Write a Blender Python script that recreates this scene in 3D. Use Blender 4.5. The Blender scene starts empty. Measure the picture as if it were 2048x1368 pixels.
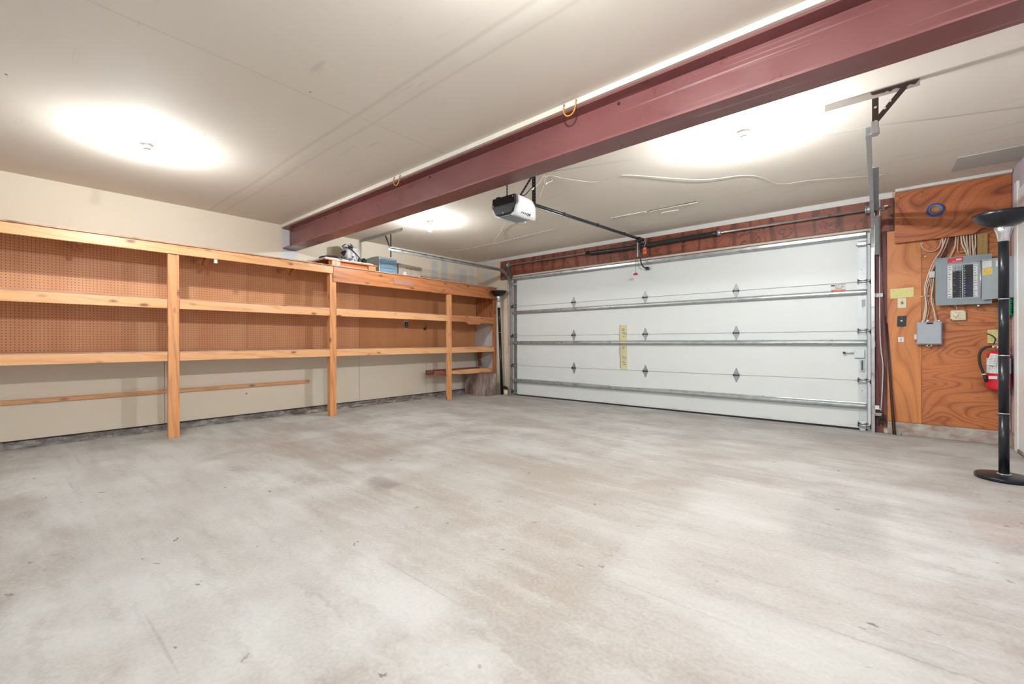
import bpy, bmesh, math, random
from mathutils import Vector, Matrix
random.seed(7)
C = bpy.context.scene
PI = math.pi

# ------------------------------------------------------------------ camera
A = math.atan(733/863.)
cd = bpy.data.cameras.new('camera'); cam = bpy.data.objects.new('camera', cd)
C.collection.objects.link(cam); C.camera = cam
cd.sensor_width = 36; cd.lens = 863/2048*36; cd.clip_start = 0.05
cd.shift_y = 0.0
roll = math.atan(5/1749.)
cam.matrix_world = Matrix.Translation((0, 0, .95)) @ (Matrix.Rotation(A, 4, 'Z') @ Matrix.Rotation(PI/2 - 0.0008, 4, 'X') @ Matrix.Rotation(-roll, 4, 'Z'))
# ------------------------------------------------------------------ world and exposure
w = bpy.data.worlds.new('world'); C.world = w; w.use_nodes = True
w.node_tree.nodes['Background'].inputs[0].default_value = (.93, .97, 1, 1)
w.node_tree.nodes['Background'].inputs[1].default_value = .06
C.view_settings.view_transform = 'Standard'; C.view_settings.look = 'None'
C.view_settings.gamma = 1; C.view_settings.use_curve_mapping = False
C.view_settings.exposure = 3.27
BULB = 330.0          # emission of the four bare ceiling bulbs
C.cycles.max_bounces = 14; C.cycles.diffuse_bounces = 5; C.cycles.glossy_bounces = 4
C.cycles.sample_clamp_indirect = 6

# ------------------------------------------------------------------ materials
MATS = {}
class N:
    """small node-building helper"""
    def __init__(s, name, rough=.6, metal=0., spec=.4):
        s.m = bpy.data.materials.new(name); s.m.use_nodes = True
        s.t = s.m.node_tree; s.b = s.t.nodes['Principled BSDF']
        s.b.inputs['Roughness'].default_value = rough; s.b.inputs['Metallic'].default_value = metal
        s.b.inputs['Specular IOR Level'].default_value = spec
        s.tc = s.t.nodes.new('ShaderNodeTexCoord').outputs['Object']
        MATS[name] = s.m
    def n(s, ty, **kw):
        o = s.t.nodes.new(ty)
        for k, v in kw.items(): setattr(o, k, v)
        return o
    def put(s, sock, v):
        if isinstance(v, bpy.types.NodeSocket): s.t.links.new(v, sock)
        elif isinstance(v, (tuple, list)) and len(v) == 3 and sock.type == 'RGBA': sock.default_value = (*v, 1)
        else: sock.default_value = v
    def map(s, scale=(1, 1, 1), loc=(0, 0, 0), rot=(0, 0, 0), vec=None):
        o = s.n('ShaderNodeMapping'); s.put(o.inputs[0], vec or s.tc)
        o.inputs['Scale'].default_value = scale; o.inputs['Location'].default_value = loc; o.inputs['Rotation'].default_value = rot
        return o.outputs[0]
    def noise(s, vec=None, scale=5., detail=3., rough=.5, dist=0.):
        o = s.n('ShaderNodeTexNoise'); s.put(o.inputs['Vector'], vec or s.tc)
        o.inputs['Scale'].default_value = scale; o.inputs['Detail'].default_value = detail
        o.inputs['Roughness'].default_value = rough; o.inputs['Distortion'].default_value = dist
        return o.outputs[0]
    def voro(s, vec=None, scale=5., out='Distance', rnd=1.):
        o = s.n('ShaderNodeTexVoronoi'); s.put(o.inputs['Vector'], vec or s.tc); o.inputs['Scale'].default_value = scale
        o.inputs['Randomness'].default_value = rnd
        return o.outputs[out]
    def wave(s, vec=None, scale=5., dist=2., detail=2., dscale=1., dirn='X', prof='SIN'):
        o = s.n('ShaderNodeTexWave', bands_direction=dirn, wave_profile=prof); s.put(o.inputs['Vector'], vec or s.tc)
        o.inputs['Scale'].default_value = scale; o.inputs['Distortion'].default_value = dist
        o.inputs['Detail'].default_value = detail; o.inputs['Detail Scale'].default_value = dscale
        return o.outputs['Fac']
    def ramp(s, f, *st):
        o = s.n('ShaderNodeValToRGB'); s.put(o.inputs[0], f); e = o.color_ramp.elements
        while len(e) < len(st): e.new(.5)
        for i, (p, c) in enumerate(st):
            e[i].position = p
            e[i].color = (*c, 1) if isinstance(c, tuple) else (c, c, c, 1)
        return o.outputs[0]
    def mix(s, f, a, b, mode='MIX'):
        o = s.n('ShaderNodeMix', data_type='RGBA', blend_type=mode)
        s.put(o.inputs[0], f); s.put(o.inputs[6], a); s.put(o.inputs[7], b); return o.outputs[2]
    def math(s, op, a, b=0., c=0.):
        o = s.n('ShaderNodeMath', operation=op); s.put(o.inputs[0], a); s.put(o.inputs[1], b); s.put(o.inputs[2], c); return o.outputs[0]
    def sep(s, vec=None):
        o = s.n('ShaderNodeSeparateXYZ'); s.put(o.inputs[0], vec or s.tc); return o.outputs
    def comb(s, x, y, z):
        o = s.n('ShaderNodeCombineXYZ'); s.put(o.inputs[0], x); s.put(o.inputs[1], y); s.put(o.inputs[2], z); return o.outputs[0]
    def band(s, v, lo, hi, soft=.02):
        """1 inside lo..hi with soft edges"""
        a = s.n('ShaderNodeMapRange', interpolation_type='SMOOTHSTEP'); s.put(a.inputs[0], v); a.inputs[1].default_value = lo - soft; a.inputs[2].default_value = lo + soft
        b = s.n('ShaderNodeMapRange', interpolation_type='SMOOTHSTEP'); s.put(b.inputs[0], v); b.inputs[1].default_value = hi - soft; b.inputs[2].default_value = hi + soft
        b.inputs[3].default_value = 1; b.inputs[4].default_value = 0
        return s.math('MULTIPLY', a.outputs[0], b.outputs[0])
    def rnd(s):
        o = s.n('ShaderNodeObjectInfo'); return o.outputs['Random']
    def col(s, c): s.put(s.b.inputs['Base Color'], s.mix(1., c, (.82, .82, .82), 'MULTIPLY')); return s
    def rough(s, r): s.put(s.b.inputs['Roughness'], r); return s
    def bump(s, h, st=.3, d=.01):
        o = s.n('ShaderNodeBump'); o.inputs['Strength'].default_value = st; o.inputs['Distance'].default_value = d
        s.put(o.inputs['Height'], h); s.t.links.new(o.outputs[0], s.b.inputs['Normal']); return s

def plain(name, c, rough=.6, metal=0., spec=.4, var=.06, sc=8.):
    m = N(name, rough, metal, spec)
    f = m.ramp(m.noise(scale=sc, detail=4.), (.3, tuple(max(0, x*(1-var)) for x in c)), (.7, tuple(min(1, x*(1+var)) for x in c)))
    m.col(f); return m

def wood(name, axis, light, dark, knot, rough=.45, ring=9., spec=.4, knots=True, stain=None):
    """board with long grain along one axis ('X','Y','Z')"""
    m = N(name, rough, 0, spec)
    off = m.math('MULTIPLY', m.rnd(), 37.)
    x, y, z = m.sep()[0], m.sep()[1], m.sep()[2]
    s = {'X': (.09, 1, 1), 'Y': (1, .09, 1), 'Z': (1, 1, .09)}[axis]
    ax = m.math('ADD', x, off); ay = m.math('ADD', y, off); az = m.math('ADD', z, off)
    v = m.comb(ax, ay, az)
    vs = m.map(scale=s, vec=v)
    g = m.wave(vs, scale=ring, dist=7., detail=3., dscale=1.6, dirn='DIAGONAL')
    fine = m.noise(m.map(scale=tuple(k*k for k in s), vec=v), scale=120., detail=2.)
    c = m.ramp(g, (.1, light), (.75, tuple(a*.7+b*.3 for a, b in zip(light, dark))), (1., dark))
    c = m.mix(m.ramp(fine, (.4, 0.), (.7, .35)), c, dark)
    big = m.noise(vs, scale=5.)
    c = m.mix(m.ramp(big, (.35, 0.), (.7, .55)), c, tuple(min(1, k*1.12) for k in light))
    if knots:
        ks = {'X': (.42, 1, 1), 'Y': (1, .42, 1), 'Z': (1, 1, .42)}[axis]
        d = m.voro(m.map(scale=ks, vec=v), scale=10.)
        c = m.mix(m.ramp(d, (.09, .9), (.14, .45), (.22, 0.)), c, knot)
    if stain:
        c = m.mix(m.ramp(m.noise(vs, scale=9., detail=5., rough=.7), (.55, 0.), (.68, .7)), c, stain)
    m.col(c); m.rough(m.ramp(g, (0, rough-.06), (1, rough+.12))); m.bump(fine, .12, .003)
    return m

wood('pine_y', 'Y', (.90, .50, .24), (.70, .31, .12), (.22, .08, .03), .27, spec=.5)
wood('pine_z', 'Z', (.82, .39, .16), (.62, .25, .09), (.22, .08, .03), .38, spec=.5)
wood('pine_x', 'X', (.80, .50, .27), (.62, .32, .14), (.22, .08, .03), .4)
wood('redpine_y', 'Y', (.62, .24, .085), (.42, .13, .045), (.16, .05, .02), .35, stain=(.68, .34, .17), spec=.5)
wood('redpine_z', 'Z', (.55, .21, .08), (.36, .12, .05), (.16, .05, .02), .4)
wood('barn_y', 'Y', (.34, .13, .08), (.20, .06, .045), (.10, .03, .02), .6)
wood('shelfboard_y', 'Y', (.62, .37, .25), (.48, .26, .17), (.25, .12, .07), .5)
wood('jamb', 'Z', (.16, .05, .045), (.07, .02, .022), (.03, .01, .01), .55, knots=False, stain=(.30, .12, .09))

def ply(name, horiz, light, dark, ring=2.3, dist=23., dsc=1.1):
    """plywood in the XZ plane with rolling rotary-cut figure"""
    m = N(name, .42, 0, .45)
    st = (1., 1., 3.2) if horiz else (4.2, 1., 1.)
    v = m.map(scale=st)
    nz = m.noise(m.map(scale=(.55, 1, 1.5) if horiz else (1.5, 1, .38)), scale=ring, detail=1.2, rough=.35, dist=.5)
    fr = m.math('FRACT', m.math('MULTIPLY', nz, dist))
    fr2 = m.math('FRACT', m.math('ADD', m.math('MULTIPLY', nz, dist*2.), .3))
    c = m.ramp(fr, (0., dark), (.10, tuple(.55*a+.45*b for a, b in zip(light, dark))), (.38, light), (.85, tuple(.85*a+.15*b for a, b in zip(light, dark))), (1., dark))
    c = m.mix(m.ramp(fr2, (0., .5), (.15, 0.), (.9, 0.), (1., .5)), c, dark)
    c = m.mix(m.ramp(m.noise(v, scale=1.3, detail=3.), (.42, 0.), (.7, .6)), c, tuple(min(1, a*1.25) for a in light))
    d = m.voro(m.map(scale=(1, 1, 1.6)), scale=2.6)
    c = m.mix(m.ramp(d, (.045, .9), (.07, .35), (.12, 0.)), c, (.10, .03, .012))
    fine = m.noise(m.map(scale=(.06, 1, 1) if horiz else (1, 1, .06)), scale=220., detail=2.)
    c = m.mix(m.ramp(fine, (.45, 0.), (.75, .25)), c, dark)
    m.col(c); return m
ply('ply_wide', True, (.58, .205, .07), (.27, .068, .025))
ply('ply_top', True, (.55, .175, .06), (.24, .06, .022), ring=1.7, dist=19., dsc=.8)
ply('ply_tall', False, (.68, .27, .09), (.40, .12, .04), ring=1.6, dist=13.)

# header beam, brown with dark vertical runs
m = N('header_wood', .5, 0, .4)
v = m.map(scale=(1, 1, .25))
run = m.wave(v, scale=1.5, dist=5., detail=3., dscale=3.2, dirn='X')
blot = m.noise(m.map(scale=(1, 1, .8)), scale=4.5, detail=2.5, dist=1.4)
c = m.ramp(m.noise(m.map(scale=(.1, 1, 1.5)), scale=6., detail=4), (.3, (.19, .055, .036)), (.7, (.35, .11, .06)))
c = m.mix(m.ramp(run, (.80, 0.), (.98, .55)), c, (.055, .016, .012))
c = m.mix(m.ramp(blot, (.485, 0.), (.505, .7), (.53, 0.)), c, (.04, .012, .01))
m.col(c)

# walls
def wallmat(name, base, dirt, patches=()):
    m = N(name, .75, 0, .25)
    c = m.mix(m.ramp(m.noise(scale=1.2, detail=4.), (.35, 0.), (.75, 1.)), base, dirt)
    x, y, z = m.sep()[:3]
    for (ax, lo, hi, z0, z1, colr, k) in patches:
        b = m.math('MULTIPLY', m.band({'x': x, 'y': y}[ax], lo, hi, .03), m.band(z, z0, z1, .02))
        b = m.math('MULTIPLY', b, m.ramp(m.noise(scale=6., detail=4), (.3, k*.6), (.6, k)))
        c = m.mix(b, c, colr)
    d = m.voro(scale=2.4)
    c = m.mix(m.ramp(d, (.018, .85), (.03, 0.)), c, (.16, .11, .08))
    m.col(c); m.bump(m.noise(scale=90., detail=3.), .06, .003); return m
GYP = (.66, .70, .70)
wallmat('wall_cream', (.96, .87, .715), (.93, .825, .655), [
    ('y', 2.33, 2.52, 1.9, 2.5, (.74, .80, .84), .9),
    ('y', 4.78, 4.92, 1.9, 2.36, GYP, .8), ('y', 5.0, 5.14, 1.9, 2.40, GYP, .75), ('y', 5.3, 5.40, 1.9, 2.44, (.80, .82, .80), .9),
    ('y', 5.42, 5.62, 1.9, 2.3, GYP, .75), ('y', 5.68, 5.8, 1.9, 2.35, (.78, .80, .78), .8)])
wallmat('wall_far_paint', (.88, .78, .62), (.82, .70, .54), [('x', -5.7, -5.45, 2.1, 2.5, (.74, .75, .72), .7)])
plain('white_paint', (.80, .80, .76), .5, var=.03)
plain('wall_lilac', (.60, .54, .60), .6, var=.04)
plain('door_enamel', (.96, .97, .97), .35, var=.02)
plain('cream_trim', (.86, .82, .70), .6, var=.05)

m = N('ceiling_paint', .8, 0, .2)
c = m.mix(m.ramp(m.noise(scale=.8, detail=4.), (.3, 0.), (.75, 1.)), (.90, .835, .735), (.84, .77, .665))
x, y, z = m.sep()[:3]
wob = m.math('MULTIPLY', m.math('SUBTRACT', m.noise(scale=1.1), .5), .05)
yy = m.math('ADD', y, wob); xx = m.math('ADD', x, wob)
near = m.band(y, -2., 2.31, .01)
far = m.band(y, 2.34, 6.2, .01)
seamA = m.math('MULTIPLY', m.band(yy, 1.52, 1.545, .012), near)
seamA2 = m.math('MULTIPLY', m.band(yy, 1.65, 1.665, .012), near)
ridge = m.math('MULTIPLY', m.band(yy, 1.56, 1.64, .03), near)
seamB = m.math('MULTIPLY', m.band(xx, -2.672, -2.66, .006), near)
seamC = m.math('MULTIPLY', m.band(yy, 4.905, 4.92, .006), far)
seamD = m.math('MULTIPLY', m.band(y, 3.41, 3.46, .006), m.band(x, .12, 1.2, .01))
seams = m.math('MAXIMUM', m.math('MAXIMUM', seamA, seamA2), m.math('MAXIMUM', seamB, seamC))
c = m.mix(m.math('MULTIPLY', seams, .22), c, (.42, .36, .30))
c = m.mix(m.math('MULTIPLY', ridge, .12), c, (.84, .79, .71))
c = m.mix(m.math('MULTIPLY', seamD, .5), c, (.55, .51, .40))
c = m.mix(m.ramp(m.voro(m.map(scale=(1, 1.6, 1)), scale=1.7), (.014, .8), (.024, 0.)), c, (.18, .14, .10))
c = m.mix(m.ramp(m.noise(m.map(rot=(0, 0, .9), scale=(.12, 1, 1)), scale=16., detail=2.), (.70, 0.), (.76, .25)), c, (.5, .43, .36))
m.col(c)
h = m.math('ADD', m.math('MULTIPLY', ridge, .16), m.math('MULTIPLY', m.noise(scale=2.), .6))
m.bump(h, .25, .02)

# concrete floor
m = N('floor_concrete', .62, 0, .35)
tc = m.tc
x, y, z = m.sep()[:3]
nd = m.noise(scale=1.3, detail=5., rough=.6)
wx = m.math('ADD', x, m.math('MULTIPLY', m.math('SUBTRACT', nd, .5), .35))
nd2 = m.noise(m.map(loc=(5, 3, 1)), scale=1.7, detail=5., rough=.6)
wy = m.math('ADD', y, m.math('MULTIPLY', m.math('SUBTRACT', nd2, .5), .35))
base = m.ramp(m.noise(scale=.55, detail=6., rough=.6), (.33, (.46, .42, .375)), (.47, (.60, .575, .535)), (.60, (.70, .70, .67)))
mot = m.noise(scale=3.2, detail=6., rough=.65)
base = m.mix(m.ramp(mot, (.38, .7), (.6, 0.)), base, (.44, .375, .33))
st = m.noise(m.map(rot=(0, 0, .85), scale=(.42, 1.2, 1)), scale=2.6, detail=5., rough=.6)
base = m.mix(m.ramp(st, (.47, 0.), (.66, .5)), base, (.44, .395, .36))
st2 = m.noise(m.map(rot=(0, 0, 1.0), scale=(.5, 1.2, 1), loc=(7, 2, 0)), scale=2.2, detail=5.)
base = m.mix(m.ramp(st2, (.48, 0.), (.66, .6)), base, (.74, .755, .73))
def patch(x0, x1, y0, y1, colr, k, soft=.05, hard=False):
    global base
    X, Y = (x, y) if hard else (wx, wy)
    b = m.math('MULTIPLY', m.band(X, x0, x1, soft), m.band(Y, y0, y1, soft))
    b = m.math('MULTIPLY', b, m.ramp(mot, (.3, k), (.7, k*.55)))
    base = m.mix(b, base, colr)
patch(-2.6, -.86, 1.08, 2.75, (.475, .415, .36), .6, .10)        # brown slab area between the tyre lanes
patch(-5.2, -1.18, .2, 1.075, (.66, .66, .64), .45, .03)          # pale lane with a straight edge
patch(-4.3, -3.1, 1.55, 2.35, (.42, .345, .30), .75, .10)
patch(-.82, .05, 1.3, 3.1, (.65, .635, .60), .5, .08)
patch(-.35, .02, 2.45, 3.35, (.44, .43, .41), .6, .05)
patch(.36, .75, 3.05, 3.5, (.56, .43, .37), .5, .015, True)
patch(-2.72, -2.42, 1.55, 1.72, (.24, .20, .19), .8, .05)
patch(-1.75, -1.15, .86, 1.03, (.74, .74, .72), .8, .07)
ln = m.math('MULTIPLY', m.band(m.math('ADD', m.math('SUBTRACT', y, m.math('MULTIPLY', x, .03)), m.math('MULTIPLY', nd, .05)), 3.345, 3.352, .006), m.band(x, -1.6, -.2, .2))
base = m.mix(m.math('MULTIPLY', ln, .5), base, (.32, .27, .24))
jx = m.math('ADD', x, m.math('MULTIPLY', m.noise(scale=17., detail=3.), .10)); jy = m.math('ADD', y, m.math('MULTIPLY', m.noise(m.map(loc=(4, 4, 4)), scale=17., detail=3.), .10))
jv = m.comb(jx, jy, z)
for rz, lc, k in ((.95, 0, .20), (.5, 5, .17)):
    sk = m.noise(m.map(rot=(0, 0, rz), scale=(.13, 1.5, 1), loc=(lc, lc, 0), vec=jv), scale=12., detail=3.)
    base = m.mix(m.ramp(sk, (.56, 0.), (.70, k)), base, (.34, .28, .25))
    base = m.mix(m.ramp(sk, (.30, k), (.42, 0.)), base, (.80, .81, .78))
sp = m.voro(m.map(rot=(0, 0, .8), scale=(.5, 1.2, 1), vec=jv), scale=9.)
spk = m.math('MULTIPLY', m.ramp(sp, (.05, 1.), (.08, 0.)), m.ramp(m.noise(scale=1.6, detail=2.), (.40, 0.), (.50, 1.)))
base = m.mix(m.math('MULTIPLY', spk, .75), base, (.17, .15, .14))
sp2 = m.voro(m.map(rot=(0, 0, .5), scale=(.6, 1.5, 1), vec=jv), scale=5.3)
base = m.mix(m.ramp(sp2, (.03, .75), (.045, 0.)), base, (.20, .17, .155))
sp3 = m.voro(m.map(loc=(3, 8, 0)), scale=2.1)
base = m.mix(m.ramp(sp3, (.012, .9), (.018, 0.)), base, (.85, .85, .82))
rust = m.noise(m.map(loc=(9, 4, 0)), scale=3.4, detail=2.)
base = m.mix(m.ramp(rust, (.745, 0.), (.77, .4)), base, (.62, .33, .20))
scr = m.noise(m.map(rot=(0, 0, 1.15), scale=(.03, 1.6, 1)), scale=22., detail=1.)
base = m.mix(m.ramp(scr, (.72, 0.), (.76, .35)), base, (.36, .31, .28))
fine = m.noise(scale=70., detail=4.)
base = m.mix(.5, base, m.ramp(fine, (.3, .40), (.7, .60)), 'OVERLAY')
m.col(m.mix(1., base, (.81, .815, .81), 'MULTIPLY')); m.rough(m.ramp(mot, (.35, .58), (.65, .75))); m.bump(fine, .07, .004)

# curb concrete
m = N('curb_concrete', .85, 0, .2)
f = m.noise(m.map(scale=(1, 1, 2.)), scale=9., detail=6., rough=.7)
c = m.ramp(f, (.35, (.15, .125, .115)), (.5, (.28, .25, .235)), (.68, (.52, .50, .47)))
m.col(c); m.bump(f, .7, .02)
m = N('curb_pink', .85, 0, .2)
f = m.noise(m.map(scale=(1, 1, 1.6)), scale=7., detail=6., rough=.7)
c = m.ramp(f, (.33, (.30, .20, .17)), (.47, (.45, .36, .31)), (.6, (.52, .50, .44)), (.72, (.66, .63, .57)))
m.col(c); m.bump(f, .6, .02)

# pegboard
def pegmat(name, ca, cb, hole, k):
    m = N(name, .45, 0, .4)
    x, y, z = m.sep()[:3]
    u = m.math('SUBTRACT', m.math('FRACT', m.math('DIVIDE', y, .0254)), .5)
    v = m.math('SUBTRACT', m.math('FRACT', m.math('DIVIDE', z, .0254)), .5)
    d = m.math('SQRT', m.math('ADD', m.math('MULTIPLY', u, u), m.math('MULTIPLY', v, v)))
    h = m.math('LESS_THAN', d, .15)
    c = m.ramp(m.noise(m.map(scale=(1, 2.5, .4)), scale=1.4, detail=4.), (.3, ca), (.7, cb))
    c = m.mix(m.math('MULTIPLY', h, k), c, hole)
    m.col(c)
pegmat('pegboard', (.84, .38, .165), (.95, .50, .25), (.10, .035, .02), .92)
pegmat('pegboard_dark', (.72, .31, .12), (.84, .41, .175), (.12, .04, .02), .75)

# maroon steel
m = N('maroon_steel', .32, 0, .55)
c = m.ramp(m.noise(scale=1.6, detail=4.), (.3, (.205, .070, .068)), (.7, (.275, .100, .096)))
s1 = m.noise(m.map(scale=(.03, 1, 2.6)), scale=26., detail=3., rough=.6)
zone = m.ramp(m.noise(m.map(scale=(.6, 1, 1)), scale=1.1), (.45, 0.), (.6, 1.))
c = m.mix(m.math('MULTIPLY', m.ramp(s1, (.60, 0.), (.72, .6)), zone), c, (.62, .45, .46))
blk = m.noise(m.map(scale=(.35, 1, 1), loc=(4, 0, 0)), scale=30., detail=2.)
z3 = m.math('MULTIPLY', m.ramp(m.noise(m.map(loc=(2.2, 0, 0), scale=(1, 1, 3)), scale=2.2), (.60, 0.), (.66, 1.)), m.ramp(blk, (.52, 0.), (.58, .5)))
c = m.mix(z3, c, (.17, .07, .075))
m.col(c); m.rough(m.ramp(m.noise(scale=5., detail=4), (.3, .26), (.7, .42)))

def metal(name, c, rough, var=.12, met=.85):
    m = N(name, rough, met, .5)
    f = m.noise(scale=14., detail=5.)
    m.col(m.ramp(f, (.3, tuple(k*(1-var) for k in c)), (.7, tuple(min(1, k*(1+var)) for k in c))))
    m.rough(m.ramp(f, (.3, rough-.08), (.7, rough+.1)))
metal('galvanised', (.62, .65, .66), .33)
metal('dull_galvanised', (.42, .44, .45), .45)
metal('chrome', (.80, .80, .80), .15, .03)
metal('stile_metal', (.70, .76, .77), .5, .05, .25)
metal('bronze_steel', (.075, .045, .04), .4, .2, .4)
plain('black_plastic', (.02, .022, .026), .35, spec=.5)
plain('black_enamel', (.012, .014, .02), .3, spec=.4)
plain('nameplate', (.48, .24, .17), .6)
plain('dark_rubber', (.035, .03, .03), .55)
m = N('door_white', .45, 0, .4)
x, y, z = m.sep()[:3]
c = m.mix(m.ramp(m.noise(scale=2.5, detail=5.), (.4, 0.), (.8, .5)), (.80, .845, .83), (.75, .80, .79))
c = m.mix(m.math('MULTIPLY', m.band(z, .0, .05, .02), m.ramp(m.noise(m.map(scale=(.3, 1, 1)), scale=20., detail=4.), (.5, 0.), (.7, .4))), c, (.45, .42, .38))
m.col(c); m.bump(m.noise(scale=220., detail=1.), .05, .001)
plain('panel_grey', (.28, .33, .35), .4, spec=.5, var=.04)
plain('panel_grey_light', (.36, .41, .43), .4, var=.04)
plain('enclosure_grey', (.42, .46, .51), .4, var=.03)
plain('paper_white', (.80, .80, .78), .7, var=.03)
plain('ink', (.13, .13, .14), .7)
plain('ink_brown', (.30, .24, .18), .7)
plain('red_sticker', (.66, .045, .07), .4, var=.05)
plain('red_enamel', (.70, .012, .03), .25, spec=.6, var=.05)
plain('yellow_sticker', (.80, .55, .12), .5, var=.04)
plain('orange_plastic', (.85, .20, .03), .5)
plain('ivory', (.74, .68, .48), .45, var=.03)
plain('cable_white', (.72, .62, .50), .5)
plain('cable_pink', (.66, .42, .30), .5)
plain('cable_dark', (.08, .045, .04), .5)
plain('cord_cream', (.74, .69, .60), .6)
plain('conduit_white', (.64, .58, .55), .5, var=.15)
plain('tape_blue', (.02, .10, .42), .45)
plain('tape_clear', (.50, .24, .12), .12, spec=.9)
plain('green_plastic', (.005, .42, .13), .4, var=.25, sc=30)
plain('yellow_hook', (.75, .36, .04), .35)
plain('porcelain', (.85, .85, .82), .25)
plain('patch_grey', (.56, .545, .52), .7, var=.08, sc=3)
plain('strip_tan', (.42, .27, .10), .6)
plain('breaker_black', (.016, .017, .024), .35, spec=.6)
plain('breaker_blue', (.020, .022, .07), .35, spec=.6)
plain('gasket_dark', (.02, .02, .025), .7)
plain('plastic_opener', (.80, .82, .80), .3, spec=.5, var=.02)
plain('bin_blue', (.22, .38, .52), .25, spec=.6, var=.10)
plain('bin_clear', (.55, .66, .72), .25, spec=.6)
plain('bin_lid', (.50, .52, .50), .35)
plain('red_handle', (.55, .02, .06), .4)
plain('bench_orange', (.72, .20, .035), .5)
plain('exterior', (.3, .3, .3), .9)
plain('aged_board', (.62, .60, .57), .7, var=.12)
m = N('note_yellow', .7, 0, .2)
c = m.mix(m.ramp(m.noise(scale=45., detail=4.), (.55, 0.), (.66, .55)), (.76, .70, .30), (.42, .45, .25)); m.col(c)
m = N('banner_yellow', .5, 0, .3)
c = m.mix(m.ramp(m.noise(m.map(scale=(1, 1, .5)), scale=26., detail=3.), (.55, 0.), (.66, .6)), (.76, .68, .34), (.42, .46, .44))
c = m.mix(m.ramp(m.noise(scale=9.), (.5, 0.), (.7, .5)), c, (.80, .66, .44)); m.col(c)
m = N('stained_ply', .7, 0, .3)
c = m.ramp(m.noise(m.map(scale=(1.5, 1, .5)), scale=5., detail=6., rough=.65), (.3, (.15, .09, .075)), (.5, (.29, .20, .17)), (.62, (.42, .34, .30)), (.74, (.75, .72, .68)))
m.col(c)
m = N('white_stained', .6, 0, .3)
c = m.mix(m.ramp(m.noise(m.map(scale=(1, 1, .6)), scale=4., detail=5.), (.45, 0.), (.75, .55)), (.72, .71, .68), (.50, .44, .38)); m.col(c)
m = N('bag_print', .35, 0, .5)
vv = m.voro(m.map(scale=(1, 1, 1.3)), scale=13., out='Color')
c = m.ramp(vv, (.0, (.03, .025, .04)), (.26, (.04, .035, .05)), (.30, (.78, .78, .78)), (.7, (.82, .82, .84)), (.9, (.46, .40, .44)))
c = m.mix(m.ramp(m.noise(scale=9., detail=4.), (.58, 0.), (.62, .9)), c, (.05, .04, .05))
m.col(c); m.bump(m.noise(scale=30., detail=3.), .5, .02)
m = N('carton_print', .6, 0, .3)
c = m.mix(m.ramp(m.noise(scale=14., detail=4.), (.5, 0.), (.65, .5)), (.56, .48, .40), (.38, .31, .26)); m.col(c)
m = N('weathered', .85, 0, .2)
f = m.noise(m.map(scale=(1, .25, 1)), scale=24., detail=5., rough=.7)
m.col(m.ramp(f, (.35, (.12, .075, .06)), (.5, (.26, .19, .16)), (.66, (.62, .58, .54)))); m.bump(f, .6, .01)
for bn, bk in (('soft', .68), ('dim', .55), ('bright', 1.35), ('strong', 1.4)):
    m = N('bulb_' + bn); m.b.inputs['Emission Color'].default_value = (.955, .985, 1, 1); m.b.inputs['Emission Strength'].default_value = BULB*bk; m.col((.9, .9, .9))

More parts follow.
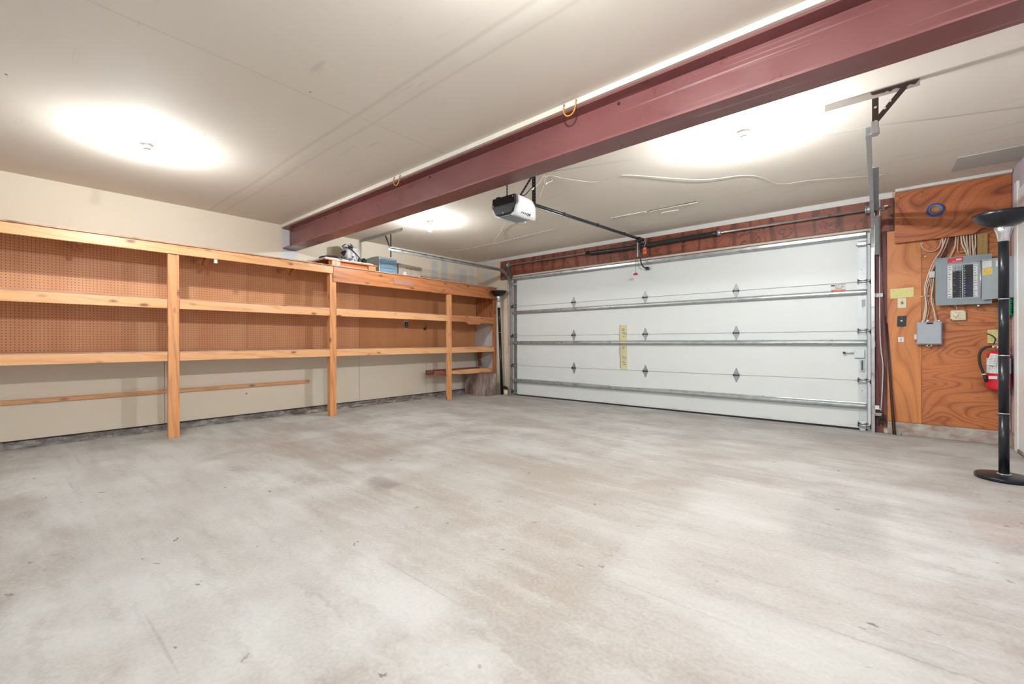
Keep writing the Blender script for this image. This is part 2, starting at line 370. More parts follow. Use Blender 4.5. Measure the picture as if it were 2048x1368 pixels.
# ------------------------------------------------------------------ mesh helpers
class MB:
    def __init__(s): s.bm = bmesh.new()
    def box(s, x0, x1, y0, y1, z0, z1, rot=None):
        vs = [Vector((x, y, z)) for x in (x0, x1) for y in (y0, y1) for z in (z0, z1)]
        if rot:
            piv, ax, an = rot; R = Matrix.Rotation(an, 3, ax); piv = Vector(piv)
            vs = [R @ (v - piv) + piv for v in vs]
        v = [s.bm.verts.new(p) for p in vs]
        for f in ((0, 1, 3, 2), (4, 6, 7, 5), (0, 4, 5, 1), (2, 3, 7, 6), (0, 2, 6, 4), (1, 5, 7, 3)): s.bm.faces.new([v[i] for i in f])
        return s
    def prism(s, pts, axis, a, b):
        def P(u, v, w): return {'X': (w, u, v), 'Y': (u, w, v), 'Z': (u, v, w)}[axis]
        lo = [s.bm.verts.new(P(u, v, a)) for u, v in pts]; hi = [s.bm.verts.new(P(u, v, b)) for u, v in pts]
        n = len(pts)
        s.bm.faces.new(lo); s.bm.faces.new(hi[::-1])
        for i in range(n): s.bm.faces.new((lo[i], hi[i], hi[(i+1) % n], lo[(i+1) % n]))
        return s
    def tube(s, pts, r, seg=10, cap=True):
        pts = [Vector(p) for p in pts]; rs = r if isinstance(r, (list, tuple)) else [r]*len(pts)
        rings = []; up = None
        for i, p in enumerate(pts):
            t = (pts[min(i+1, len(pts)-1)] - pts[max(i-1, 0)]).normalized()
            if up is None: up = t.orthogonal().normalized()
            up = (up - t*up.dot(t)).normalized(); w2 = t.cross(up)
            rings.append([s.bm.verts.new(p + (up*math.cos(2*PI*k/seg) + w2*math.sin(2*PI*k/seg))*rs[i]) for k in range(seg)])
        for a, b in zip(rings, rings[1:]):
            for k in range(seg): s.bm.faces.new((a[k], a[(k+1) % seg], b[(k+1) % seg], b[k])).smooth = True
        if cap: s.bm.faces.new(rings[0][::-1]); s.bm.faces.new(rings[-1])
        return s
    def lathe(s, prof, cx, cy, seg=40, cap0=True, cap1=True, axis='Z', cz=0):
        rings = []
        for r, z in prof:
            ring = []
            for k in range(seg):
                a = 2*PI*k/seg; u, v = r*math.cos(a), r*math.sin(a)
                ring.append(s.bm.verts.new({'Z': (cx+u, cy+v, z), 'X': (z, cy+u, cz+v), 'Y': (cx+u, z, cz+v)}[axis]))
            rings.append(ring)
        for a, b in zip(rings, rings[1:]):
            for k in range(seg): s.bm.faces.new((a[k], a[(k+1) % seg], b[(k+1) % seg], b[k])).smooth = True
        if cap0: s.bm.faces.new(rings[0][::-1])
        if cap1: s.bm.faces.new(rings[-1])
        return s
    def sweep(s, path, prof):
        """path: points in YZ (list of (y,z)); prof: closed list of (x, n) with n along the left-hand normal of the path"""
        rings = []
        for i, (y, z) in enumerate(path):
            a, b = path[max(i-1, 0)], path[min(i+1, len(path)-1)]
            t = Vector((0, b[0]-a[0], b[1]-a[1])).normalized(); n = Vector((0, -t.z, t.y))
            rings.append([s.bm.verts.new((px, y + n.y*pn, z + n.z*pn)) for px, pn in prof])
        k = len(prof)
        for a, b in zip(rings, rings[1:]):
            for j in range(k): s.bm.faces.new((a[j], a[(j+1) % k], b[(j+1) % k], b[j]))
        s.bm.faces.new(rings[0][::-1]); s.bm.faces.new(rings[-1]); return s
    def build(s, name, mat, parent=None, origin=None, bevel=0., seg=2):
        bmesh.ops.recalc_face_normals(s.bm, faces=s.bm.faces)
        pl = parent_loc(parent) if parent else Vector((0, 0, 0))
        if origin is None:
            origin = pl if parent else Vector((0, 0, 0))
        origin = Vector(origin)
        for v in s.bm.verts: v.co -= origin
        me = bpy.data.meshes.new(name); s.bm.to_mesh(me); s.bm.free()
        me.materials.append(MATS[mat])
        o = bpy.data.objects.new(name, me); C.collection.objects.link(o)
        o.parent = parent; o.location = origin - pl
        if bevel:
            bv = o.modifiers.new('bevel', 'BEVEL'); bv.width = bevel; bv.segments = seg; bv.limit_method = 'ANGLE'; bv.angle_limit = .6
        return o
SPLIT = {'screw', 'bolt', 'cable_gland', 'rivet', 'connector', 'mount_tab', 'set_screw', 'rail_joint', 'staple', 'socket_slot', 'terminal'}
_build = MB.build
def build_split(s, name, mat, parent=None, origin=None, **kw):
    if name not in SPLIT: return _build(s, name, mat, parent, origin, **kw)
    s.bm.verts.ensure_lookup_table(); s.bm.verts.index_update(); seen = set(); o = None
    for v0 in list(s.bm.verts):
        if v0.index in seen: continue
        st = [v0]; seen.add(v0.index); isl = []
        while st:
            v = st.pop(); isl.append(v)
            for e in v.link_edges:
                u = e.other_vert(v)
                if u.index not in seen: seen.add(u.index); st.append(u)
        m2 = MB(); mp = {v: m2.bm.verts.new(v.co) for v in isl}; fs = {f for v in isl for f in v.link_faces}
        for f in fs:
            nf = m2.bm.faces.new([mp[v] for v in f.verts]); nf.smooth = f.smooth
        c0 = sum((v.co for v in isl), Vector())/len(isl)
        o = _build(m2, name, mat, parent, c0, **kw)
    s.bm.free(); return o
MB.build = build_split
def parent_loc(o):
    l = Vector((0, 0, 0))
    while o: l += o.location; o = o.parent
    return l
def tag(o, label, cat, group=None, kind=None):
    o['label'] = label; o['category'] = cat
    if group: o['group'] = group
    if kind: o['kind'] = kind
    return o
def thing(name, label, cat, loc, group=None, kind=None):
    o = bpy.data.objects.new(name, None); C.collection.objects.link(o); o.location = loc; o.empty_display_size = .05
    return tag(o, label, cat, group, kind)
def box(*a, rot=None): return MB().box(*a, rot=rot)
def marks(mb, x0, x1, z0, z1, y, rows, fill=.75, h=.5):
    """rows of short printed dashes on a surface facing -Y"""
    dz = (z1 - z0)/rows
    for r in range(rows):
        zz = z1 - dz*(r+.5); xx = x0
        end = x0 + (x1-x0)*random.uniform(.7, 1.)
        while xx < end:
            l = random.uniform(.06, .2)*(x1-x0)
            if random.random() < fill: mb.box(xx, min(xx+l*.8, x1), y-.0006, y, zz-dz*h/2, zz+dz*h/2)
            xx += l
    return mb
def smooth_pts(pts, n=6):
    """Catmull-Rom through points"""
    P = [Vector(p) for p in pts]; P = [P[0]*2-P[1]] + P + [P[-1]*2-P[-2]]; out = []
    for i in range(1, len(P)-2):
        for k in range(n):
            t = k/n; a, b, c, d = P[i-1], P[i], P[i+1], P[i+2]
            out.append(.5*((2*b) + (c-a)*t + (2*a-5*b+4*c-d)*t*t + (3*b-a-3*c+d)*t**3))
    out.append(P[-2]); return out
def S(o, label, cat): return tag(o, label, cat, kind='structure')

H = 2.467; XL = -5.88; XR = .912; D = 5.88; YN = -.9
# ------------------------------------------------------------------ room shell
S(box(XL-.15, XR+.15, YN-.15, D+.3, -.15, 0).build('floor', 'floor_concrete'), 'worn pale grey concrete garage floor with stains', 'floor')
S(box(XL-.15, XR+.15, YN-.15, D+.2, H, H+.12).build('ceiling', 'ceiling_paint'), 'off-white taped plasterboard ceiling', 'ceiling')
wl = thing('wall_left', 'cream painted side wall behind the wooden shelves', 'wall', (XL, 2.5, 0), kind='structure')
for (y0, y1) in ((YN-.15, 1.118), (1.122, 3.413), (3.417, 4.658), (4.662, D+.2)):
    box(XL-.10, XL, y0, y1, .078, 1.0).build('wall_panel', 'wall_cream', wl, origin=(0, 0, 0))
box(XL-.10, XL, YN-.15, D+.2, 1.0, H).build('wall_panel', 'wall_cream', wl, origin=(0, 0, 0))
box(XL-.11, XL-.02, YN-.15, D+.2, .0, H).build('wall_core', 'dark_rubber', wl, origin=(0, 0, 0))
cb = MB(); random.seed(3)
ys = [YN-.1 + i*.09 for i in range(76)]
top = [(y, .066 + random.uniform(-.004, .003)) for y in ys if y < D-.02]
for (ya, za), (yb, zb) in zip(top, top[1:]):
    xo = XL + .012 + random.uniform(0, .012)
    cb.box(XL-.05, xo, ya, yb, 0, za)
S(cb.build('baseboard_left', 'curb_concrete'), 'rough grey concrete footing along the bottom of the left wall', 'footing')
wf = thing('wall_far', 'wall around the garage door', 'wall', (-5.4, D, 0), kind='structure')
box(XL-.1, -4.965, D, D+.12, 0, H).build('wall_panel', 'wall_far_paint', wf, origin=(0, 0, 0))
box(-4.965, -.066, D, D+.12, 2.105, H).build('wall_panel', 'wall_far_paint', wf, origin=(0, 0, 0))
box(-.066, XR+.15, D, D+.12, 0, H).build('wall_panel', 'wall_far_paint', wf, origin=(0, 0, 0))
S(box(-5.60, .112, D-.012, D-.001, 2.403, H-.001).build('trim_1', 'white_paint'), 'white strip along the ceiling above the garage door', 'trim')
S(box(XR, XR+.12, YN-.15, D+.2, 0, H).build('wall_right', 'wall_lilac'), 'pale lilac side wall beside the electrical panel', 'wall')
S(MB().box(XL-.1, -5.2, YN-.12, YN, 0, H).box(.4, XR+.12, YN-.12, YN, 0, H).box(-5.2, .4, YN-.12, YN, 2.2, H).build('wall_near', 'wall_far_paint'), 'unseen cream wall behind the viewer, with a wide opening added to let fill light in', 'wall')  # unseen wall; its opening is added so the world light fills the room
S(box(.068, XR-.001, D-.045, D-.001, 0, .125).build('baseboard_far', 'curb_pink', bevel=.006), 'rough pinkish grey concrete footing below the orange plywood', 'footing')
S(box(XR-.02, XR-.001, 5.66, D-.047, 0, .13).build('baseboard_right', 'curb_pink', bevel=.005), 'short concrete footing under the lilac wall', 'footing')
S(box(XR-.018, XR-.001, 5.55, 5.655, 0, 2.30).build('trim_2', 'door_enamel', bevel=.003), 'white door casing at the right edge beside the lilac wall', 'trim')
d2 = thing('door_2', 'white flush side door at the right edge', 'door', (XR, 5.06, 0), kind='structure')
box(XR-.012, XR-.001, 4.60, 5.54, .03, 2.22).build('door_leaf', 'door_enamel', d2, bevel=.002)
box(XR-.02, XR-.001, 4.60, 5.54, 0, .028).build('threshold', 'weathered', d2)
S(box(.13, XR-.005, 5.775, D-.001, 2.438, H-.001).build('trim_3', 'white_paint', bevel=.003), 'white moulding above the plywood board over the electrical panel', 'trim')
tag(box(.50, XR-.002, 5.12, 5.51, H-.008, H-.0005).build('patch_board', 'patch_grey', bevel=.001), 'grey rectangular patch panel on the ceiling in the right corner', 'patch panel')

# ------------------------------------------------------------------ ceiling lamps
def lamp(x, y, label, power):
    t = thing('bulb_holder', label, 'ceiling light', (x, y, H), 'bare bulb lights on the ceiling')
    MB().lathe([(.0585, H-.001), (.0575, H-.010), (.050, H-.016), (.030, H-.020), (.026, H-.050), (.0245, H-.052)], x, y, 40, cap0=False).build('lampholder', 'porcelain', t)
    s = MB()
    for sx in (-1, 1): s.lathe([(.004, H-.013), (.005, H-.019), (.001, H-.021)], x + sx*.040, y + sx*.012, 10, cap0=False)
    s.build('screw', 'chrome', t)
    MB().lathe([(.0135, H-.052), (.0145, H-.062), (.022, H-.080), (.0305, H-.098), (.0300, H-.100), (.012, H-.098)], x, y, 28, cap0=False).build('bulb_base', 'porcelain', t)
    MB().lathe([(.0285, H-.1005), (.0295, H-.110), (.0265, H-.128), (.015, H-.141), (.003, H-.145)], x, y, 20).build('bulb', 'bulb_' + power, t)
lamp(-4.22, .705, 'bare lit bulb on round white ceiling holder, nearest the left shelves before the beam', 'soft')
lamp(-4.25, 3.432, 'bare lit bulb on ceiling between left door track and opener', 'dim')
lamp(-.733, 3.43, 'bare lit bulb on ceiling beyond the beam, near the black track hanger on the right', 'bright')
lamp(-.733, .95, 'bare lit ceiling bulb overhead, outside the top of the picture', 'strong')

# ------------------------------------------------------------------ steel beam
b = thing('steel_beam', 'maroon painted steel I-beam crossing under the ceiling', 'beam', (-2.5, 2.43, 2.16))
X0, X1 = XL+.004, XR-.004
MB().prism([(2.34, 2.160), (2.52, 2.160), (2.52, 2.174), (2.437, 2.178), (2.434, 2.182), (2.434, 2.410), (2.437, 2.415), (2.52, 2.418), (2.52, 2.431), (2.34, 2.431), (2.34, 2.418), (2.423, 2.415), (2.426, 2.410), (2.426, 2.182), (2.423, 2.178), (2.34, 2.174)], 'X', X0, X1).build('beam_web', 'maroon_steel', b)
bl = MB()
for xx in (-5.80, -4.9, -4.55, -3.0, -1.2):
    bl.lathe([(.009, 2.4255), (.009, 2.418), (.004, 2.416)], xx, 0, 8, cap0=False, axis='Y', cz=2.395)
bl.build('bolt', 'bronze_steel', b)
S(box(X0, X1, 2.318, 2.54, 2.4315, H-.0005).build('trim_4', 'cream_trim'), 'white wooden strip between the maroon beam and the ceiling', 'trim')
def hook(x, label):
    pts = [(x-.045, 2.3145, 2.447)]
    for k in range(13):
        a = PI - PI*k/12
        pts.append((x + .045*math.cos(a), 2.306, 2.425 - .055*math.sin(a)))
    pts.append((x+.045, 2.3145, 2.447))
    h = thing('hanging_hook', label, 'hook', (x, 2.31, 2.44), 'yellow hooks on the beam edge')
    MB().tube(pts, .0045, 8).build('hook_loop', 'yellow_hook', h)
    MB().lathe([(.006, 2.3178), (.006, 2.312)], x+.045, 0, 8, axis='Y', cz=2.455).lathe([(.006, 2.3178), (.006, 2.312)], x-.045, 0, 8, axis='Y', cz=2.455).build('screw', 'dull_galvanised', h)
hook(-3.33, 'yellow U hook screwed to the beam strip, nearer the shelves')
hook(-1.48, 'yellow U hook screwed to the beam strip, nearer the camera')

# ------------------------------------------------------------------ shelving
sh = thing('shelving_unit', 'long built-in wooden shelving along the left wall', 'shelves', (-5.6, 2.4, 0))
FX = -5.345
# posts
box(FX-.038, FX, 1.048, 1.140, 0, 1.829).build('post', 'pine_z', sh, origin=(FX, 1.09, 0), bevel=.004)
box(FX-.080, FX, 2.700, 2.785, 0, 1.829).build('post', 'pine_z', sh, origin=(FX, 2.74, 0), bevel=.004)
box(FX-.045, FX, 4.675, 4.765, 0, 1.729).build('post', 'pine_z', sh, origin=(FX, 4.71, 0), bevel=.004)
box(FX-.045, FX, 5.79, 5.83, 0, 1.729).build('post', 'redpine_z', sh, origin=(FX, 5.81, 0), bevel=.002)
# top fascia
box(-5.368, -5.33, YN+.01, 2.735, 1.831, 1.925).build('top_rail', 'pine_y', sh, origin=(FX, 1, 1.9), bevel=.003)
o = box(-5.368, -5.33, 2.737, 5.835, 1.728, 1.925).build('top_rail', 'redpine_y', sh, origin=(FX, 4, 1.8), bevel=.003); o['label'] = 'deeper reddish-stained top board on the right half'
box(-5.3295, -5.322, 3.64, 3.975, 1.785, 1.862).build('nameplate_board', 'nameplate', sh, origin=(FX, 3.8, 1.8), bevel=.001)
box(XL+.002, -5.315, YN+.01, 5.845, 1.926, 1.938).build('shelf_board', 'shelfboard_y', sh, origin=(-5.6, 2, 1.93))
# middle and low rails per bay, with their boards
bays = [(YN+.01, 1.046), (1.142, 2.698), (2.787, 4.673)]
for i, (y0, y1) in enumerate(bays):
    box(-5.383, -5.346, y0, y1, 1.288, 1.378).build('shelf_rail', 'pine_y', sh, origin=(FX, y0, 1.3), bevel=.003)
    box(-5.383, -5.346, y0, y1, .768, .852).build('shelf_rail', 'pine_y', sh, origin=(FX, y0, .8), bevel=.003)
MB().prism([(4.767, 1.288), (5.10, 1.288), (5.16, 1.248), (5.42, 1.248), (5.44, 1.275), (5.79, 1.275), (5.79, 1.378), (4.767, 1.378)], 'X', -5.383, -5.346).build('shelf_rail', 'redpine_y', sh, origin=(FX, 5, 1.3), bevel=.002)
box(-5.383, -5.346, 4.767, 5.79, .768, .852).build('shelf_rail', 'pine_y', sh, origin=(FX, 5.1, .8), bevel=.003)
for z in (1.3785, .8525):
    box(XL+.012, -5.384+.034, YN+.01, 5.835, z, z+.011).build('shelf_board', 'shelfboard_y', sh, origin=(-5.6, 2.2, z))
for yy, zz in ((.44, 1.835), (1.40, 1.835), (2.30, 1.835), (3.6, 1.80), (5.0, 1.80)):
    box(XL+.02, -5.369, yy-.019, yy+.019, zz-.0, 1.925).build('joist', 'pine_x', sh, origin=(-5.6, yy, zz), bevel=.002)
for yy in (.44, 1.40, 2.30):
    MB().prism([(-5.56, 1.775), (-5.52, 1.775), (-5.385, 1.86), (-5.385, 1.91), (-5.56, 1.80)], 'Y', yy-.019, yy+.019).build('brace', 'redpine_z', sh, origin=(-5.5, yy, 1.8))
box(-5.36, -5.3445+.002, 1.44, 1.468, 1.79, 1.8305).build('paper_tag', 'paper_white', sh, origin=(FX, 1.45, 1.8))
# right end panels
box(XL+.012, -5.392, 5.845, 5.874, 1.39, 1.925).build('end_panel', 'redpine_z', sh, origin=(-5.6, 5.85, 1.6))
o = box(XL+.012, -5.392, 5.85, 5.874, .0, 1.375).build('end_panel', 'white_stained', sh, origin=(-5.6, 5.85, .7)); o['label'] = 'white stained lower end panel'
MB().prism([(-5.80, .762), (-5.70, .762), (-5.735, .63), (-5.70, .50), (-5.76, .50), (-5.785, .63)], 'Y', 5.80, 5.838).build('brace', 'barn_y', sh, origin=(-5.75, 5.82, .6))
# wall cleat
tag(box(XL+.001, XL+.038, YN+.01, 2.665, .405, .443).build('wall_cleat', 'pine_y', bevel=.003), 'long thin pine batten screwed low across the left wall', 'batten')
# pegboard panels
PB = 'pegboard panels on the left wall'
for y0, y1, mt, lb in ((YN+.01, 1.921, 'pegboard', 'light brown pegboard sheet behind the two nearest shelf bays'),
                       (1.925, 3.413, 'pegboard', 'light brown pegboard sheet behind the square post'),
                       (3.417, 4.658, 'pegboard_dark', 'darker pegboard sheet carrying the black outlet'),
                       (4.662, 5.84, 'pegboard_dark', 'darker pegboard sheet at the garage-door end of the shelves')):
    for (a, c2) in ((.866, 1.376), (1.392, 1.924)):
        pass
    t = thing('pegboard_panel', lb, 'pegboard', (XL+.006, (y0+y1)/2, 1.4), PB)
    box(XL+.001, XL+.007, y0, y1, .866, 1.376).build('perforated_sheet', mt, t, origin=(XL, y0, .87))
    box(XL+.001, XL+.007, y0, y1, 1.392, 1.924).build('perforated_sheet', mt, t, origin=(XL, y0, 1.39))
# outlet, hook tag and junction on pegboard
t = thing('wall_outlet', 'black outlet with white rim on the pegboard', 'outlet', (XL+.01, 4.245, 1.235))
box(XL+.0075, XL+.014, 4.205, 4.285, 1.17, 1.30).build('cover_plate', 'paper_white', t, bevel=.002)
box(XL+.014, XL+.022, 4.212, 4.278, 1.182, 1.275).build('receptacle', 'black_plastic', t, bevel=.002)
box(XL+.022, XL+.0235, 4.235, 4.255, 1.20, 1.212).box(XL+.022, XL+.0235, 4.235, 4.255, 1.235, 1.247).build('socket_slot', 'paper_white', t)
t = thing('key_hook', 'small wire hook with dangling tag on the pegboard right of the outlet', 'hook', (XL+.01, 4.63, 1.24))
MB().tube(smooth_pts([(XL+.008, 4.63, 1.27), (XL+.03, 4.63, 1.265), (XL+.03, 4.64, 1.23), (XL+.018, 4.63, 1.20)]), .004, 6).build('wire', 'bronze_steel', t)
box(XL+.010, XL+.02, 4.60, 4.655, 1.145, 1.195).build('paper_tag', 'barn_y', t, bevel=.002)
t = thing('junction_box', 'small grey junction box high in the last shelf bay', 'junction box', (XL+.02, 5.60, 1.84))
box(XL+.008, XL+.05, 5.56, 5.64, 1.79, 1.87).build('box_body', 'enclosure_grey', t, bevel=.003)
box(XL+.05, XL+.053, 5.567, 5.633, 1.797, 1.863).build('cover', 'panel_grey_light', t)

# ------------------------------------------------------------------ things on the top shelf
ZT = 1.938
t = thing('wooden_stool', 'low orange wooden step bench lying on the top shelf', 'bench', (-5.6, 3.0, ZT))
box(-5.86, -5.36, 2.64, 3.40, ZT+.068, ZT+.084).build('bench_top', 'redpine_y', t, bevel=.003)
for a, c2 in ((2.74, 2.86), (3.27, 3.38)):
    box(-5.40, -5.372, a, c2, ZT, ZT+.068).build('leg', 'pine_z', t, origin=(-5.4, a, ZT), bevel=.002)
    box(-5.84, -5.81, a, c2, ZT, ZT+.068).build('leg', 'pine_z', t, origin=(-5.8, a, ZT), bevel=.002)
box(-5.43, -5.402, 2.72, 3.38, ZT+.02, ZT+.068).build('apron', 'bench_orange', t)
box(-5.395, -5.375, 2.87, 3.26, ZT, ZT+.018).build('stretcher', 'pine_y', t)
ZB = ZT+.0845
def blob(cx, cy, cz, rx, ry, rz, seed, amp=.16, sub=4, flat=None):
    mb = MB(); bmesh.ops.create_icosphere(mb.bm, subdivisions=sub, radius=1)
    random.seed(seed); ph = [(random.uniform(1, 3.4), random.uniform(1, 3.4), random.uniform(1, 3.4), random.uniform(0, 6)) for _ in range(7)]
    for v in mb.bm.verts:
        p = v.co.copy(); d = sum(math.sin(a*p.x*2+c2+b2*p.y*2)*math.cos(c3*p.z*2) for a, b2, c3, c2 in ph)/7
        p *= 1 + amp*d*1.6
        if flat is not None: p.z = max(p.z, flat)
        v.co = Vector((cx+p.x*rx, cy+p.y*ry, cz+p.z*rz))
    for f in mb.bm.faces: f.smooth = True
    return mb
t = thing('plastic_bag', 'bulky black and white printed plastic bag standing on the low bench', 'bag', (-5.60, 3.14, ZB))
box(-5.78, -5.40, 3.0, 3.36, ZB, ZB+.022).build('flat_fold', 'paper_white', t, bevel=.006)
blob(-5.60, 3.13, ZB+.14, .10, .125, .145, 5, .22, 4, -.86).build('bag_body', 'bag_print', t)
MB().tube(smooth_pts([(-5.56, 3.03, ZB+.23), (-5.50, 3.09, ZB+.19), (-5.475, 3.16, ZB+.12), (-5.49, 3.24, ZB+.04)]), .007, 8).tube(smooth_pts([(-5.50, 3.09, ZB+.19), (-5.50, 3.10, ZB+.235), (-5.56, 3.10, ZB+.28)]), .006, 8).build('strap', 'dark_rubber', t)
blob(-5.60, 3.07, ZB+.245, .055, .06, .038, 9, .15, 3).build('bag_top', 'bag_print', t)
blob(-5.50, 3.27, ZB+.05, .045, .035, .055, 11, .15, 3).build('bag_corner', 'dark_rubber', t)
t = thing('folded_tarp', 'flat white folded package with a black flap on the low bench, left of the bag', 'package', (-5.6, 2.9, ZB))
box(-5.80, -5.40, 2.67, 2.995, ZB, ZB+.026).build('folded_sheet', 'paper_white', t, bevel=.006)
blob(-5.58, 2.83, ZB+.012, .16, .15, .07, 21, .25, 3, .02).build('dark_flap', 'dark_rubber', t)
blob(-5.52, 2.95, ZB+.018, .07, .10, .034, 22, .3, 3, .0).build('printed_fold', 'bag_print', t)
t = thing('storage_drawers', 'stacked translucent blue plastic drawers on the top shelf', 'storage bin', (-5.6, 3.6, ZT))
box(-5.80, -5.43, 3.47, 3.77, ZT, ZT+.225).build('bin_frame', 'bin_clear', t, bevel=.008)
for k in range(3): 
    o = box(-5.429, -5.415, 3.485, 3.755, ZT+.012+k*.07, ZT+.074+k*.07).build('drawer', 'bin_blue', t, origin=(-5.42, 3.6, ZT+.03+k*.07), bevel=.004)
    box(-5.4145, -5.409, 3.57, 3.67, ZT+.05+k*.07, ZT+.058+k*.07).build('drawer_lip', 'bin_clear', o)
MB().prism([(-5.80, ZT+.226), (-5.43, ZT+.226), (-5.47, ZT+.241), (-5.60, ZT+.248), (-5.76, ZT+.241)], 'Y', 3.47, 3.77).build('lid', 'bin_lid', t)
t = thing('cardboard_carton', 'worn grey-tan printed carton with hand hole beside the blue drawers', 'box', (-5.6, 4.0, ZT))
MB().prism([(3.80, ZT), (4.225, ZT), (4.23, ZT+.172), (3.95, ZT+.178), (3.80, ZT+.188)], 'X', -5.80, -5.43).build('carton_body', 'carton_print', t, bevel=.006)
box(-5.60, -5.58, 3.797, 3.80, ZT+.10, ZT+.145).build('hand_hole', 'dark_rubber', t)
mb = MB(); random.seed(2)
for k in range(11): mb.box(-5.4296, -5.4285, 3.93+k*.025, 3.945+k*.025, ZT+.105+random.uniform(-.006, .006), ZT+.14)
mb.build('lettering', 'ink_brown', t)
MB().prism([(3.87, ZT+.003), (3.95, ZT+.003), (3.935, ZT+.06), (3.905, ZT+.075), (3.88, ZT+.055)], 'X', -5.4297, -5.428).build('printed_shape', 'cream_trim', t)
MB().prism([(4.19, ZT+.002), (4.226, ZT+.002), (4.226, ZT+.04), (4.205, ZT+.035)], 'X', -5.4297, -5.427).build('torn_corner', 'dark_rubber', t)

# ------------------------------------------------------------------ box, planks and scraps at the far end of the shelves
t = thing('wooden_crate', 'stained plywood box on the floor under the last shelf bay', 'box', (-5.47, 5.55, 0))
box(-5.76, -5.185, 5.45, 5.462, .0, .385).build('front_board', 'stained_ply', t, bevel=.003)
box(-5.197, -5.185, 5.463, 5.66, .0, .385).build('side_board', 'stained_ply', t, bevel=.003)
box(-5.76, -5.748, 5.463, 5.66, .0, .385).build('side_board', 'stained_ply', t)
box(-5.747, -5.198, 5.648, 5.66, .0, .385).build('back_board', 'stained_ply', t)
box(-5.76, -5.185, 5.45, 5.66, .386, .394).build('top_board', 'barn_y', t)
PG = 'loose planks lying on the plywood box'
tag(box(-5.735, -5.695, 4.53, 5.78, .395, .480).build('plank', 'barn_y', bevel=.003), 'dark red-brown plank on the plywood box, closest to the wall', 'plank', PG)
MB_ = MB().prism([(4.50, .395), (4.50+.03, .475), (5.60, .475), (5.60, .395)], 'X', -5.50, -5.46)
tag(MB_.build('plank', 'barn_y', bevel=.003), 'red-brown plank with a slanted end on the plywood box, between the other two', 'plank', PG)
tag(MB().prism([(4.78, .415), (5.20, .395), (5.78, .395), (5.78, .47), (5.60, .478), (4.80, .470)], 'X', -5.44, -5.40).build('plank', 'pine_y', bevel=.003), 'pale tan plank on the plywood box, nearest the floor space', 'plank', PG)
tag(box(-5.84, -5.79, 2.45, 2.92, 0, .042).build('timber_offcut', 'weathered', bevel=.006), 'weathered timber offcut on the floor by the left footing behind the square post', 'offcut')
tag(box(-5.852, -5.81, 3.25, 4.55, 0, .03).build('timber_offcut', 'weathered', bevel=.008), 'long weathered timber strip on the floor along the left footing', 'offcut')
# hardware pot and tangle by the left door track
t = thing('tin_can', 'small cream can with tangled dark wire by the left track foot', 'can', (-5.03, 5.80, 0))
MB().lathe([(.030, 0), (.036, .005), (.040, .09), (.038, .09), (.034, .012)], -5.075, 5.80, 20, cap1=False).build('can_body', 'ivory', t)
mb = MB(); random.seed(12)
for k in range(6):
    a = random.uniform(0, 6.28)
    mb.tube(smooth_pts([(-5.075+random.uniform(-.05, .055), 5.79+random.uniform(-.04, .04), .10+random.uniform(0, .06)) for _ in range(6)], 4), .005, 6)
mb.build('wire_tangle', 'dark_rubber', t)
MB().tube([(-5.08, 5.81, .09), (-5.10, 5.85, .46)], .003, 6).build('stiff_wire', 'dull_galvanised', t)

# ------------------------------------------------------------------ floor lamps
def floor_lamp(x, y, label, base=True, lean=(0, 0), dz=0.):
    t = thing('floor_lamp', label, 'floor lamp', (x, y, 0), 'black torchiere floor lamps')
    if base:
        MB().lathe([(.138, 0), (.142, .004), (.142, .022), (.137, .027), (.06, .030), (.03, .034)], x, y, 64).build('base', 'black_enamel', t)
        MB().lathe([(.036, .034), (.034, .040), (.027, .041)], x, y, 32).build('collar', 'chrome', t)
    z0 = .04 if base else .002
    tx, ty = x+lean[0], y+lean[1]; zt = 1.63+dz
    def at(z): k = z/1.8; return (x+lean[0]*k, y+lean[1]*k, z)
    cuts = [z0, .45, .846, 1.232, zt] if base else [z0, 1.12, zt-.105]
    for a, c2 in zip(cuts, cuts[1:]):
        MB().tube([at(a+.004), at(c2-.004)], .0262 if base else .025, 28).build('pole', 'black_enamel', t, origin=at(a))
    for c2 in cuts[1:-1]: MB().tube([at(c2-.0038), at(c2+.0038)], .0272, 28).build('ring', 'chrome', t, origin=at(c2))
    if not base:
        o = MB().tube([at(zt-.105), at(zt)], .029, 24).build('pole', 'paper_white', t, origin=at(zt)); o['label'] = 'white upper pole segment'
    cx, cy, _ = at(zt+.15)
    MB().lathe([(.0275, zt-.006), (.030, zt+.02), (.036, zt+.055), (.050, zt+.098), (.046, zt+.10)], cx, cy, 36, cap1=False).build('neck', 'chrome', t)
    MB().lathe([(.042, zt+.090), (.075, zt+.101), (.115, zt+.128), (.142, zt+.162), (.152, zt+.187), (.149, zt+.188), (.138, zt+.166), (.112, zt+.133), (.073, zt+.106), (.02, zt+.098)], cx, cy, 64).build('bowl_shade', 'black_enamel', t)
    return t
floor_lamp(.652, 4.42, 'black torchiere floor lamp on round base at the right, close to the camera')
l2 = floor_lamp(-5.165, 5.800, 'black torchiere floor lamp in the far left corner beside the shelves', False, (.0, -.09), .035)
t = thing('white_cord', 'thin white cord looping down behind the far corner lamp', 'cord', (-5.12, 5.87, 1.3))
MB().tube(smooth_pts([(-5.13, 5.872, 1.74), (-5.09, 5.87, 1.70), (-5.075, 5.865, 1.4), (-5.07, 5.865, 1.05), (-5.085, 5.865, .80), (-5.14, 5.868, .74)]), .0045, 8).build('cord_loop', 'cord_cream', t)

